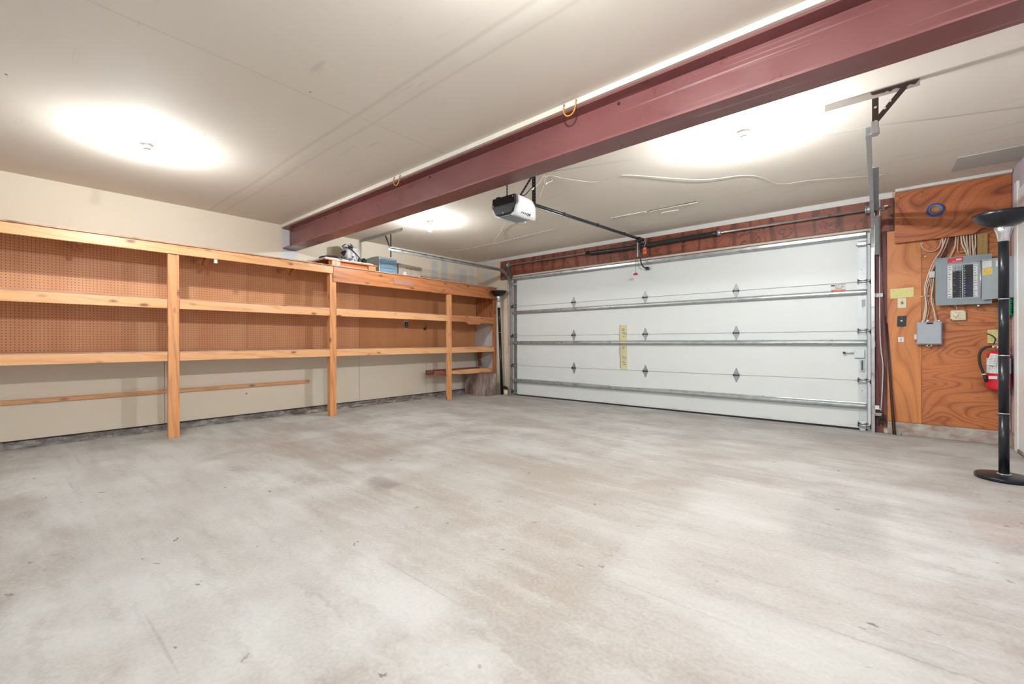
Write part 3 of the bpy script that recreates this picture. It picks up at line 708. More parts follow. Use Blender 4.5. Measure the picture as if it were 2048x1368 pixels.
# ------------------------------------------------------------------ garage door
g = thing('door_1', 'white sectional garage door filling the far wall', 'garage door', (-2.5, D, 0), kind='structure')
zs = [.018, .527, 1.050, 1.573, 2.095]
for k in range(4):
    box(-4.955, -.092, D+.012, D+.055, zs[k]+.0015, zs[k+1]-.0015).build('door_panel', 'door_white', g, origin=(-2.5, D, 0), bevel=.003)
box(-4.955, -.092, D+.008, D+.06, 0, .017).build('bottom_seal', 'gasket_dark', g)
box(-4.955, -.092, D+.060, D+.064, 0, 2.10).build('outer_skin', 'door_white', g)
# vertical end stiles
for a, c2, mt in ((-4.952, -4.885, 'dull_galvanised'), (-.165, -.096, 'stile_metal')):
    for k in range(4):
        box(a, c2, D+.008, D+.0115, zs[k]+.003, zs[k+1]-.003).build('end_stile', mt, g, origin=(a, D, zs[k]))
# rivets and slots on the right stile
mb = MB()
for z in (1.70, 1.66, 1.50, 1.47, 1.43, 1.30, .78, .60, .42, .12, .10): mb.lathe([(.004, D+.008), (.004, D+.0062)], -.13+random.uniform(-.01, .01), 0, 8, axis='Y', cz=z)
mb.build('rivet', 'bronze_steel', g)
box(-.135, -.105, D+.0065, D+.0078, 1.31, 1.385).build('stile_label', 'panel_grey_light', g)
# struts
def strut(z, h, x0=-4.95, x1=-.096, dp=.052):
    pts = [(D+.010, z+h/2+.008), (D+.003, z+h/2+.008), (D-.002, z+h/2-.002), (D-dp*.75, z+h/2-.004), (D-dp, z+h/2-.014), (D-dp, z-h/2+.016), (D-dp*.75, z-h/2+.006), (D-.002, z-h/2+.002), (D+.003, z-h/2-.008), (D+.010, z-h/2-.008)]
    return MB().prism(pts, 'X', x0, x1)
for z, h in ((2.068, .062), (1.463, .046), (.930, .046), (.262, .050)):
    strut(z, h).build('strut', 'galvanised', g, origin=(-2.5, D, z), bevel=.003)
# hinges
def hinge(x, z):
    og = (x, D, z)
    o = MB().prism([(x+a, z+b) for a, b in ((-.005, .086), (.005, .086), (.031, .02), (.031, -.02), (.005, -.088), (-.005, -.088), (-.031, -.02), (-.031, .02))], 'Y', D+.007, D+.0112).build('hinge', 'dull_galvanised', g, origin=og)
    k = MB().tube([(x-.033, D, z), (x+.033, D, z)], .0065, 10)
    for s in (-1, 1): k.box(x+s*.034-.0015, x+s*.034+.0015, D-.010, D+.0068, z-.016, z+.016)
    k.build('knuckle', 'bronze_steel', o, origin=og)
    b2 = MB()
    for dz in (.052, .034, -.05): b2.lathe([(.005, D+.0068), (.005, D+.0035)], x, 0, 8, axis='Y', cz=z+dz)
    b2.build('bolt', 'galvanised', o)
for z in (1.573, 1.050, .527):
    for x in (-3.707, -2.521, -1.347): hinge(x, z)
def end_hinge(xc, s, z, mt):
    o = MB().box(xc-.034, xc+.034, D-.004, D+.0075, z-.03, z+.03).build('roller_hinge', mt, g, origin=(xc, D, z), bevel=.002)
    MB().tube([(xc-s*.045, D-.028, z-.006), (xc+s*.085, D-.028, z-.006)], .0065, 10).build('roller_rod', 'galvanised', o, origin=(xc, D, z))
    MB().tube([(xc-s*.040, D-.012, z+.014), (xc+s*.05, D-.012, z+.014)], .0075, 10).build('sleeve', 'galvanised', o, origin=(xc, D, z))
    MB().box(xc-s*.036-.002, xc-s*.036+.002, D-.036, D-.0045, z-.022, z+.034).box(xc+s*.036-.002, xc+s*.036+.002, D-.036, D-.0045, z-.022, z+.03).build('bracket_ear', 'bronze_steel', o, origin=(xc, D, z))
    MB().tube([(xc+s*.060, D-.028, z-.006), (xc+s*.078, D-.028, z-.006)], .022, 18).build('roller', 'dark_rubber', o, origin=(xc, D, z))
    MB().prism([(xc-.006, z-.095), (xc+.006, z-.095), (xc+.030, z-.035), (xc+.030, z+.035), (xc+.006, z+.095), (xc-.006, z+.095), (xc-.030, z+.035), (xc-.030, z-.035)], 'Y', D+.0045, D+.0078).build('hinge_plate', 'stile_metal' if s > 0 else 'dull_galvanised', o, origin=(xc, D, z))
for z in (1.573, 1.050, .527, .06):
    end_hinge(-.130, 1, z, 'galvanised'); end_hinge(-4.918, -1, z, 'dull_galvanised')
for xc, s in ((-.13, 1), (-4.918, -1)):
    o = box(xc-.036, xc+.036, D-.02, D+.0075, 1.945, 1.99).build('top_roller_bracket', 'galvanised', g, origin=(xc, D, 1.97), bevel=.003)
    MB().tube([(xc-s*.05, D-.035, 1.955), (xc+s*.085, D-.035, 1.955)], .007, 10).build('roller_rod', 'chrome', o, origin=(xc, D, 1.97))
    mb = MB()
    for k in range(4): mb.box(xc-.030+k*.017, xc-.022+k*.017, D-.022, D-.0205, 1.992, 2.003)
    mb.build('adjuster', 'bronze_steel', o, origin=(xc, D, 1.97))
# lock
lk = box(-.200, -.110, D-.012, D+.007, .765, .858).build('lock_case', 'stile_metal', g, origin=(-.15, D, .81), bevel=.006)
MB().tube([(-.200, D-.004, .818), (-.285, D-.010, .820)], .0045, 8).build('lock_handle', 'galvanised', lk, origin=(-.15, D, .81))
MB().tube([(-.283, D-.03, .820), (-.283, D+.0, .820)], .012, 12).build('handle_knob', 'bronze_steel', lk, origin=(-.15, D, .81))
sp = MB().box(-.150, -.145, D, D+.0075, .63, .745).box(-.120, -.115, D, D+.0075, .63, .745).box(-.152, -.113, D-.004, D+.0075, .622, .634)
sp.build('spring_guide', 'galvanised', g, origin=(-.13, D, .7))
hx = [(-.1325+.006*math.cos(k*.9), D-.002+.005*math.sin(k*.9), .638+k*.0011) for k in range(95)]
MB().tube(hx, .0016, 5).build('lock_spring', 'bronze_steel', g, origin=(-.13, D, .7))
# warning label on the door
st = box(-.402, -.268, D+.0095, D+.0119, 1.487, 1.568).build('warning_label', 'paper_white', g, origin=(-.33, D, 1.5))
box(-.396, -.271, D+.0088, D+.0095, 1.490, 1.508).build('orange_band', 'orange_plastic', st, origin=(-.33, D, 1.5))
mb = MB().box(-.398, -.362, D+.0088, D+.0095, 1.545, 1.562).box(-.36, -.27, D+.0088, D+.0095, 1.560, 1.564)
marks(mb, -.36, -.275, 1.515, 1.555, D+.0095, 3, .9, .45).build('lettering', 'ink', st, origin=(-.33, D, 1.5))
# banner strip on the door
t = thing('paper_banner', 'faded yellow vertical strip with dark markings on the garage door', 'banner', (-2.85, D, .86))
for z0, z1, nm in ((.955, 1.187, 'strip_top'), (.535, .905, 'strip_bottom')):
    box(-2.905, -2.800, D+.0085, D+.0105, z0, z1).build(nm, 'banner_yellow', t)
MB().tube(smooth_pts([(-2.908, D+.004, 1.19), (-2.914, D+.002, 1.07), (-2.912, D+.002, .96)]), .003, 6).tube(smooth_pts([(-2.912, D+.002, .89), (-2.912, D+.002, .80), (-2.902, D+.002, .70), (-2.900, D+.003, .56)]), .004, 6).build('curled_edge', 'panel_grey', t)
mb = MB(); random.seed(4)
for zc in (1.13, 1.11, 1.08, 1.06, 1.02, .87, .85, .72, .70, .66, .64, .61):
    mb.box(-2.89+random.uniform(0, .03), -2.84+random.uniform(0, .03), D+.0079, D+.0085, zc-.007, zc+.006)
mb.build('lettering', 'panel_grey', t)

# ------------------------------------------------------------------ header, torsion tube
t = thing('header_beam', 'red-brown stained wooden header above the garage door with dark runs', 'header board', (-2.5, D, 2.2))
box(-5.24, .118, D-.030, D-.0125, 2.130, 2.402).build('header_plank', 'header_wood', t, origin=(0, 0, 0))
box(-5.24, -4.97, D-.030, D-.0015, 2.07, 2.129).build('header_plank', 'header_wood', t, origin=(0, 0, 0))
box(-.03, .118, D-.030, D-.0015, 2.07, 2.129).build('header_plank', 'header_wood', t, origin=(0, 0, 0))
t = thing('torsion_bar', 'steel torsion shaft with black spring cover above the garage door', 'torsion shaft', (-2.5, 5.79, 2.30))
ty = 5.785; tz = 2.302
MB().tube([(-5.04, ty, tz), (.045, ty, tz)], .0125, 16).build('shaft', 'galvanised', t)
sl = smooth_pts([(-3.38, ty, tz-.004), (-3.0, ty, tz-.014), (-2.5, ty, tz-.016), (-2.0, ty, tz-.006), (-1.52, ty, tz)])
MB().tube(sl, .030, 20).build('spring_cover', 'black_plastic', t)
MB().lathe([(.034, -1.535), (.036, -1.50), (.022, -1.49)], 0, ty, 20, axis='X', cz=tz).build('end_cone', 'galvanised', t)
MB().lathe([(.032, -3.40), (.032, -3.375), (.02, -3.42)][::1], 0, ty, 20, axis='X', cz=tz).build('end_cone', 'dark_rubber', t)
for s, x in ((1, -4.985), (-1, -.085)):
    MB().lathe([(.045, x-.018), (.050, x-.012), (.040, x-.008), (.040, x+.012), (.050, x+.016), (.045, x+.02)], 0, ty, 28, axis='X', cz=tz).build('cable_drum', 'galvanised', t, origin=(x, ty, tz))
    xb = x - s*.045
    MB().prism([(ty-.04, tz+.045), (ty+.0635, tz+.045), (ty+.0635, tz-.16), (ty+.01, tz-.10), (ty-.04, tz-.03)], 'X', xb-.002, xb+.002).build('bearing_plate', 'dull_galvanised', t, origin=(xb, ty, tz))
    MB().tube([(x, ty-.042, tz), (x, ty-.042+.02, 1.2), (x+s*.0, ty-.012, .10)], .0018, 5).build('lift_cable', 'dull_galvanised', t, origin=(x, ty, tz))
MB().lathe([(.007, .045), (.007, .075)], 0, ty, 8, axis='X', cz=tz+.012).build('set_screw', 'paper_white', t)

# ------------------------------------------------------------------ tracks and hangers
def track(xo, s, label, yend):
    """xo: outer web position, s: direction of the open side"""
    t = thing('door_track', label, 'door track', (xo, 5.80, 0), 'garage door tracks')
    R = .32; yv = 5.835; zh = 2.192
    path = [(yv, .0), (yv, .9), (yv, zh-R)]
    for k in range(1, 12):
        a = k/12*PI/2; path.append((yv-R+R*math.cos(a), zh-R+R*math.sin(a)))
    path += [(yv-R, zh), (4.6, zh), (yend, zh+.004)]
    w = .027; hh = .024; th = .0025
    prof = [(xo, -hh), (xo+s*w, -hh), (xo+s*w, -hh+.008), (xo+s*(w-th), -hh+.008), (xo+s*(w-th), -hh+th), (xo+s*th, -hh+th), (xo+s*th, hh-th), (xo+s*(w-th), hh-th), (xo+s*(w-th), hh-.008), (xo+s*w, hh-.008), (xo+s*w, hh), (xo, hh)]
    MB().sweep(path, prof).build('rail', 'galvanised', t, origin=(0, 0, 0))
    o = -s
    for z, z2 in ((.885, .945), (1.40, 1.44)) + (((.20, .245),) if s < 0 else ()):
        MB().box(min(xo, xo+o*.004), max(xo, xo+o*.004), 5.815, D-.002, z, z2).box(min(xo+o*.002, xo+o*.055), max(xo+o*.002, xo+o*.055), D-.006, D-.0015, z, z2).build('jamb_bracket', 'aged_board' if s < 0 else 'dull_galvanised', t, origin=(xo, D, z))
    MB().box(min(xo+o*.001, xo+o*.004), max(xo+o*.001, xo+o*.004), 5.68 if s < 0 else 5.815, D-.032, 1.84, 2.24).box(min(xo, xo+o*.035), max(xo, xo+o*.035), D-.036, D-.032, 1.84, 2.24).build('flag_bracket', 'stile_metal' if s < 0 else 'dull_galvanised', t, origin=(xo, D, 2))
    mb = MB()
    for yy in (5.5, 5.2, yend+.05, yend+.09): mb.lathe([(.007, xo+s*.004), (.007, xo+s*.008)], 0, yy, 8, axis='X', cz=zh)
    mb.build('bolt', 'dull_galvanised', t, origin=(xo, 5, zh))
    return t
tl = track(-4.992, 1, 'galvanised garage door track curving up at the left side of the door', 3.33)
tr = track(-.030, -1, 'galvanised garage door track on the right running toward the camera', 3.33)
MB().prism([(4.15, 2.226), (5.45, 2.226), (5.50, 2.250), (5.42, 2.256), (4.25, 2.256), (4.15, 2.250)], 'X', -.032, -.029).box(-.030, .004, 4.15, 5.45, 2.222, 2.225).build('stiffener_angle', 'panel_grey', tr, origin=(0, 0, 0))
box(-.0295, -.0, 3.30, 3.36, 2.165, 2.235).build('end_angle', 'galvanised', tr, origin=(0, 0, 0))
# left hanger
t = thing('track_hanger', 'thin dark steel hanger holding the left door track to the ceiling', 'hanger', (-5.1, 3.44, H), 'track hangers')
MB().box(-5.86, -4.80, 3.425, 3.428, H-.042, H-.0015).box(-5.86, -4.80, 3.428, 3.465, H-.004, H-.001).build('ceiling_angle', 'aged_board', t)
box(-5.098, -5.074, 3.429, 3.433, 2.11, H-.005).build('upright', 'bronze_steel', t)
box(-5.098, -4.994, 3.434, 3.46, 2.205, 2.209).build('foot_angle', 'dull_galvanised', t)
a0, a1 = Vector((-5.235, 3.437, H-.02)), Vector((-5.085, 3.437, 2.20))
MB().tube([a0, a1], .010, 4).build('diagonal', 'bronze_steel', t)
# right hanger
t = thing('track_hanger', 'dark brown steel hanger with diagonal strut holding the right door track, paint torn off', 'hanger', (-.03, 3.44, H), 'track hangers')
MB().box(-.262, .185, 3.425, 3.428, H-.045, H-.0015).box(-.262, .185, 3.428, 3.468, H-.004, H-.001).build('ceiling_angle', 'aged_board', t)
mb = MB(); random.seed(8)
prof = [(-.035, H-.006), (.185, H-.006), (.165, H-.030)]
xx = .14
while xx > -.03: prof.append((xx, H-.026-random.uniform(-.007, .007))); xx -= .014
mb.prism(prof, 'Y', 3.4215, 3.4245).build('bare_steel_patch', 'bronze_steel', t)
box(-.028, .003, 3.429, 3.433, 2.225, H-.005).box(-.028, -.024, 3.433, 3.458, 2.225, H-.005).build('upright', 'bronze_steel', t)
u0, u1 = Vector((.120, 0, H-.03)), Vector((-.012, 0, 2.275)); dv = (u1-u0).normalized(); nv = Vector((dv.z, 0, -dv.x))*.014
MB().prism([((p+q).x, (p+q).z) for p, q in ((u0, nv), (u1, nv), (u1, -nv), (u0, -nv))], 'Y', 3.4195, 3.422).build('diagonal', 'bronze_steel', t)
mb = MB()
for x, z in ((-.012, 2.275), (-.012, 2.25), (.03, 2.34), (.055, 2.375), (-.012, 2.36)): mb.lathe([(.007, 3.417), (.007, 3.411)], x, 0, 10, axis='Y', cz=z)
mb.build('bolt', 'chrome', t)
box(-.0285, .008, 3.380, 3.432, 2.20, 2.2235).build('foot_angle', 'galvanised', t)

# ------------------------------------------------------------------ opener
OX, OY = -2.43, 2.75
t = thing('garage_door_opener', 'white and black garage door opener hanging from the ceiling behind the beam', 'garage door opener', (OX, OY+.2, 2.11))
bp = [(OX-.125, 2.185), (OX+.125, 2.185), (OX+.128, 2.11), (OX+.085, 2.035), (OX-.085, 2.035), (OX-.128, 2.11)]
MB().prism(bp, 'Y', OY, OY+.24).build('motor_housing', 'black_plastic', t, bevel=.006)
box(OX-.083, OX+.083, OY+.03, OY+.27, 2.026, 2.034).build('bottom_panel', 'panel_grey', t, bevel=.002)
for s in (-1, 1):
    mb = MB()
    prof = [(.118, 2.189), (.145, 2.175), (.152, 2.12), (.135, 2.065), (.095, 2.022), (.07, 2.020), (.07, 2.03), (.10, 2.045), (.118, 2.10)]
    rings = []; n = len(prof)
    for k in range(9):
        f = k/8; y = OY+.02 + f*.36; e = 1 if k < 4 else math.cos((k-3)/5*PI/2*.94)
        rings.append([mb.bm.verts.new((OX+s*(.05+(a-.05)*e), y, 2.105+(z-2.105)*(e*.35+.65))) for a, z in prof])
    for a, c2 in zip(rings, rings[1:]):
        for j in range(n): mb.bm.faces.new((a[j], a[(j+1) % n], c2[(j+1) % n], c2[j])).smooth = True
    mb.bm.faces.new(rings[0]); mb.bm.faces.new(rings[-1][::-1])
    mb.build('light_cover', 'plastic_opener', t)
mb = MB()
for k in range(6): mb.box(OX+.088+k*.003, OX+.125, OY+.10+k*.022, OY+.108+k*.022, 2.036, 2.060, rot=((OX+.10, OY+.1, 2.05), 'Y', -.6))
mb.build('vent_slot', 'gasket_dark', t)
mb = MB()
for dx, z in ((-.112, 2.12), (.108, 2.165), (0, 2.045)): mb.lathe([(.006, OY-.001), (.005, OY-.005)], OX+dx, 0, 10, axis='Y', cz=z)
mb.build('screw', 'paper_white', t)
MB().box(OX-.05, OX+.05, OY+.05, OY+.12, 2.186, 2.20).box(OX-.10, OX-.06, OY+.02, OY+.06, 2.186, 2.20).build('top_clamp', 'dark_rubber', t)
def strap(p, q, label=None, w2=.016):
    p, q = Vector(p), Vector(q); dvv = q-p; n = int(dvv.length/.025)
    m1 = MB(); side = dvv.cross(Vector((0, 1, 0))).normalized()*w2
    th = Vector((0, .0015, 0))
    vs = [m1.bm.verts.new(v) for v in (p+side-th, p-side-th, q-side-th, q+side-th, p+side+th, p-side+th, q-side+th, q+side+th)]
    for f in ((0, 1, 2, 3), (7, 6, 5, 4), (0, 4, 5, 1), (1, 5, 6, 2), (2, 6, 7, 3), (3, 7, 4, 0)): m1.bm.faces.new([vs[i] for i in f])
    o = m1.build('hanging_strap', 'black_plastic', t, origin=p)
    m2 = MB()
    for k in range(1, n):
        c0 = p+dvv*k/n; m2.lathe([(.005, c0.y-.0016), (.005, c0.y-.0022)], c0.x, 0, 8, axis='Y', cz=c0.z)
    m2.build('strap_hole', 'patch_grey', o, origin=p)
strap((OX+.115, OY+.28, H-.002), (OX+.115, OY+.28, 2.16), w2=.019)
strap((OX+.105, OY+.26, 2.40), (OX-.015, OY+.20, 2.195), w2=.010)
strap((OX-.06, OY+.12, H-.002), (OX-.06, OY+.12, 2.20), w2=.007)
MB().tube(smooth_pts([(OX+.11, OY+.25, 2.30), (OX+.06, OY+.22, 2.24), (OX+.0, OY+.2, 2.235), (OX+.05, OY+.24, 2.19)]), .004, 6).build('power_cord', 'dark_rubber', t)
# rail
r0, r1 = Vector((OX+.015, 3.10, 2.205)), Vector((-2.545, 5.80, 2.385))
dr = (r1-r0)
mb = MB(); mb.tube([r0, r1], .018, 4).build('drive_rail', 'black_plastic', t)
mb = MB(); mb.tube([r0+Vector((0, 0, -.018)), r1+Vector((0, 0, -.018))], .0045, 6).build('drive_belt', 'dull_galvanised', t)
mb = MB()
for k in (.22, .5, .78): c0 = r0+dr*k; mb.box(c0.x-.017, c0.x+.017, c0.y-.012, c0.y+.012, c0.z-.017, c0.z+.017)
mb.build('rail_joint', 'black_plastic', t)
box(r1.x-.03, r1.x+.03, 5.70, 5.848, 2.345, 2.40).build('header_bracket', 'black_plastic', t, bevel=.004)
tp = r0+dr*.975
ax = tp.x
MB().box(ax-.028, ax+.028, tp.y-.05, tp.y+.045, tp.z-.05, tp.z-.008).build('trolley', 'black_plastic', t, bevel=.004)
MB().tube(smooth_pts([(ax+.01, tp.y+.0, tp.z-.04), (ax+.012, tp.y+.0, 2.20), (ax+.018, tp.y+.02, 2.06), (ax+.035, tp.y+.06, 1.995), (ax+.060, D-.03, 1.975)]), .009, 8).build('door_arm', 'black_plastic', t)
box(ax-.028, ax-.010, tp.y-.004, tp.y+.0, 2.13, tp.z-.03).build('link_arm', 'galvanised', t)
box(ax+.045, ax+.085, D-.04, D+.010, 1.955, 1.995).build('arm_bracket', 'black_plastic', t, bevel=.003)
MB().tube([(ax-.035, tp.y-.03, tp.z-.03), (ax-.037, tp.y-.03, 1.90)], .0022, 6).build('release_cord', 'red_handle', t)
MB().box(ax-.070, ax-.006, tp.y-.040, tp.y-.020, 1.872, 1.892).box(ax-.056, ax-.018, tp.y-.038, tp.y-.022, 1.892, 1.904).build('release_handle', 'red_handle', t, bevel=.004)
# chain and tag at the header bracket
t2 = thing('hanging_tag', 'orange tag hanging on a wire loop in front of the spring cover', 'tag', (-2.46, 5.70, 2.2))
MB().tube(smooth_pts([(-2.52, 5.74, 2.335), (-2.47, 5.73, 2.325), (-2.45, 5.73, 2.355), (-2.44, 5.725, 2.31), (-2.455, 5.72, 2.27), (-2.45, 5.715, 2.235)]), .005, 6).build('wire_loop', 'chrome', t2)
box(-2.475, -2.427, 5.711, 5.713, 2.155, 2.24).build('tag_card', 'orange_plastic', t2, bevel=.0005)
box(-2.463, -2.439, 5.7102, 5.7108, 2.175, 2.215).build('lettering', 'red_sticker', t2)

# ------------------------------------------------------------------ cords along the ceiling
def cord(name, label, pts, r, mat, staples=()):
    t = thing(name, label, 'cord', pts[0])
    MB().tube(smooth_pts(pts, 5), r, 6).build('cord_run', mat, t)
    if staples:
        mb = MB()
        for (x, y, z) in staples: mb.box(x-.006, x+.006, y-.004, y+.004, z-.008, z+.006)
        mb.build('staple', 'dull_galvanised', t)
    return t
zc = H-.008
cord('white_cord', 'thin white cord running along the ceiling from the opener to the right track', [(-2.27, 3.05, 2.22), (-2.28, 3.12, 2.33), (-2.30, 3.21, zc), (-2.20, 3.36, zc-.004), (-2.03, 3.60, zc-.012), (-1.81, 3.64, zc-.004), (-1.71, 3.69, zc), (-1.26, 4.20, zc-.006), (-.888, 4.40, zc), (-.715, 4.81, zc-.006), (-.487, 4.90, zc-.002), (-.074, 5.13, zc), (.055, 5.21, zc), (.066, 5.38, zc-.02), (.05, 5.55, zc), (.064, 5.80, zc-.004)], .0024, 'cord_cream')
cord('white_cord', 'white stapled cord zigzagging on the ceiling left of the opener', [(-2.50, 2.95, 2.02), (-2.9, 3.3, 2.20), (-3.50, 4.0, 2.42), (-3.88, 4.36, zc), (-4.2, 4.6, zc-.01), (-4.538, 4.85, zc), (-4.73, 4.862, zc-.002), (-5.04, 4.885, zc), (-5.39, 4.83, zc)], .0027, 'cord_cream', ((-3.88, 4.36, zc), (-4.538, 4.85, zc), (-5.0, 4.88, zc)))
cord('white_cord', 'short white cord continuing right across the ceiling from the zigzag corner', [(-4.538, 4.85, zc), (-4.45, 4.86, zc-.012), (-4.3, 4.85, zc-.006), (-4.10, 4.846, zc), (-3.3, 4.79, zc+.003)], .0032, 'cord_cream', ((-4.1, 4.846, zc),))
cord('white_cord', 'long thin grey line crossing the ceiling past the right bulb', [(-2.25, 3.15, zc+.004), (-1.6, 3.38, zc+.002), (-1.08, 3.592, zc+.002), (-.384, 3.869, zc+.002), (-.056, 3.963, zc+.002), (.322, 4.126, zc+.002), (.9, 4.36, zc+.002)], .0022, 'patch_grey')
t = thing('loose_wire', 'white wire ends with connectors dangling beside the opener', 'wire', (-2.25, 3.2, 2.4))
MB().tube(smooth_pts([(-2.30, 3.20, zc-.01), (-2.285, 3.13, 2.43), (-2.29, 3.08, 2.36), (-2.31, 3.02, 2.30)]), .003, 6).tube(smooth_pts([(-2.29, 3.22, zc-.01), (-2.25, 3.22, 2.41), (-2.26, 3.15, 2.37)]), .003, 6).build('wire_run', 'cord_cream', t)
MB().tube([(-2.31, 3.02, 2.30), (-2.315, 3.00, 2.28)], .006, 6).tube([(-2.26, 3.15, 2.37), (-2.265, 3.13, 2.35)], .006, 6).build('connector', 'paper_white', t)
# torn seam strips by the far wall
t = thing('torn_tape', 'peeling strip of ceiling joint tape near the garage door header', 'tape', (-2, 4.86, H))
mb = MB(); random.seed(6)
for x0, x1, y in ((-2.50, -2.05, 4.83), (-2.12, -1.5, 4.88), (-1.95, -1.75, 5.02)):
    mb.prism([(x0, y), (x0+(x1-x0)*.4, y-.012), (x1, y+.01), (x0+(x1-x0)*.6, y+.022)], 'Z', H-.010, H-.001)
mb.build('tape_strip', 'cream_trim', t)
MB().box(-2.5, -1.5, 4.86, 4.868, H-.004, H-.001).build('dark_gap', 'bronze_steel', t)

# ------------------------------------------------------------------ right of the garage door
t = thing('door_jamb', 'dark reddish-brown wooden jamb right of the garage door', 'jamb', (0, D, 1))
box(-.062, .034, D-.028, D-.0015, .0, 2.068).build('jamb_board', 'jamb', t, origin=(0, D, 0))
box(.036, .066, D-.020, D-.0015, .06, 2.068).build('jamb_strip', 'jamb', t, origin=(.05, D, 0))
# conduit on the jamb
t = thing('wire_conduit', 'thin painted conduit running down the jamb beside the right track', 'conduit', (.01, 5.845, .2))
MB().tube(smooth_pts([(.012, 5.848, H-.07), (.012, 5.842, 2.24), (.010, 5.846, 1.42), (.012, 5.846, 1.05), (.020, 5.846, .85), (.034, 5.846, .70), (.030, 5.846, .5), (.018, 5.846, .22)]), .0055, 8).build('pipe', 'conduit_white', t)
box(-.030, .036, 5.837, 5.842, 1.398, 1.438).build('strap', 'aged_board', t, bevel=.002)
mb = MB().box(-.02, .05, 5.835, 5.851, 2.294, 2.318)
mb.build('clip', 'paper_white', t)
t = thing('safety_sensor', 'small sensor with bracket and rusty wires at the foot of the right track', 'sensor', (.02, 5.82, .17))
box(-.028, .028, 5.800, 5.85, .175, .205).build('sensor_body', 'dull_galvanised', t, bevel=.004)
box(-.029, .005, 5.79, 5.80, .245, .285).box(-.029, .02, 5.795, 5.81, .245, .252).build('sensor_bracket', 'paper_white', t)
mb = MB(); random.seed(5)
for k in range(5): mb.tube(smooth_pts([(.01+random.uniform(-.02, .045), 5.81+random.uniform(-.02, .03), .19-.03*j+random.uniform(-.02, .02)) for j in range(4)], 4), .004, 6)
mb.build('wires', 'dark_rubber', t)
# iron rods leaning in the corner
RG = 'thin iron rods leaning by the plywood'
for (a, c2, lb) in (((.052, 5.862, 1.205), (.112, 5.80, .004), 'thin dark iron rod leaning against the plywood, taller one'), ((.066, 5.862, 1.13), (.126, 5.80, .004), 'thin dark iron rod leaning against the plywood, shorter one')):
    t = thing('iron_rod', lb, 'rod', c2, RG)
    MB().tube([c2, a], .0055, 8).build('rod', 'bronze_steel', t)
t = thing('rod_hook', 'small bent hook lying at the foot of the leaning rods', 'hook', (.14, 5.80, 0))
MB().tube(smooth_pts([(.135, 5.80, .006), (.155, 5.79, .006), (.17, 5.805, .02), (.16, 5.81, .04)]), .005, 6).build('bent_rod', 'dull_galvanised', t)

# plywood sheets
def sheet(name, label, x0, x1, z0, z1, mt, y0=D-.012, th=.011, pts=None):
    t = thing(name, label, 'plywood', ((x0+x1)/2, y0, z0), 'plywood sheets on the right of the far wall')
    if pts: MB().prism(pts, 'Y', y0, y0+th).build('sheet', mt, t, origin=(x0, y0, z0))
    else: box(x0, x1, y0, y0+th, z0, z1).build('sheet', mt, t, origin=(x0-.3, y0, z0), bevel=.001)
    return t
sheet('plywood_sheet', 'narrow tall plywood sheet with vertical grain carrying the switches', .068, .3235, .127, 2.066, 'ply_tall')
sheet('plywood_sheet', 'lower plywood sheet with swirling grain behind the fire extinguisher', .3265, XR-.003, .127, 1.112, 'ply_wide')
sheet('plywood_sheet', 'plywood sheet behind the electrical panel', .3265, XR-.003, 1.116, 2.20, 'ply_wide')
t = sheet('plywood_board', 'wide plywood board with wavy grain under the ceiling, blue tape on it', .127, .918, 1.93, 2.437, 'ply_top', y0=5.822, th=.018,
      pts=[(.127, 1.930), (.675, 1.937), (.725, 1.985), (.908, 1.985), (.908, 2.436), (.127, 2.436)])
box(.135, .905, 5.841, D-.0135, 2.40, 2.436).build('spacer_block', 'ply_tall', t)
mb = MB(); mb.lathe([(.006, 5.8215), (.004, 5.819)], .60, 0, 10, axis='Y', cz=2.215); mb.build('nail', 'chrome', t)
mb = MB()
for x, z in ((.165, 2.385), (.15, 2.14), (.33, 2.40), (.16, 2.33), (.55, 2.10)): mb.lathe([(.005, 5.8218), (.003, 5.8205)], x, 0, 8, axis='Y', cz=z)
mb.build('screw', 'dark_rubber', t)
# tape roll
t = thing('tape_roll', 'roll of blue masking tape hanging on the upper plywood board', 'tape', (.418, 5.81, 2.207))
MB().lathe([(.062, 5.821), (.062, 5.797), (.046, 5.797), (.046, 5.821)], .418, 0, 48, axis='Y', cz=2.207, cap0=False, cap1=False).build('tape_ring', 'tape_blue', t)
MB().lathe([(.0455, 5.821), (.0455, 5.796), (.041, 5.796), (.041, 5.821)], .418, 0, 48, axis='Y', cz=2.207, cap0=False, cap1=False).build('core', 'panel_grey_light', t)
MB().lathe([(.028, 5.8215), (.028, 5.8195), (.022, 5.8193)], .428, 0, 32, axis='Y', cz=2.203, cap0=False).build('disc', 'tape_clear', t)
# notes and switches
t = thing('paper_note', 'wide yellow handwritten note pinned above the ivory switch', 'note', (.18, D-.013, 1.44))
MB().prism([(.091, 1.377), (.268, 1.385), (.268, 1.482), (.091, 1.474)], 'Y', D-.016, D-.0125).build('paper', 'note_yellow', t)
t = thing('light_switch', 'ivory switch plate below the yellow note', 'switch', (.18, D-.013, 1.33))
box(.148, .214, D-.018, D-.0125, 1.277, 1.379).build('cover_plate', 'ivory', t, bevel=.003)
box(.174, .189, D-.0255, D-.018, 1.318, 1.345).build('toggle', 'ink_brown', t, bevel=.002)
MB().lathe([(.003, D-.018), (.002, D-.0188)], .181, 0, 8, axis='Y', cz=1.365).lathe([(.003, D-.018), (.002, D-.0188)], .181, 0, 8, axis='Y', cz=1.291).build('screw', 'dull_galvanised', t)
t = thing('opener_button', 'black wall button plate below the ivory switch', 'button', (.177, D-.013, 1.145))
MB().prism([(.143, 1.094), (.209, 1.094), (.213, 1.197), (.147, 1.198)], 'Y', D-.022, D-.0125).build('button_plate', 'black_plastic', t, bevel=.002)
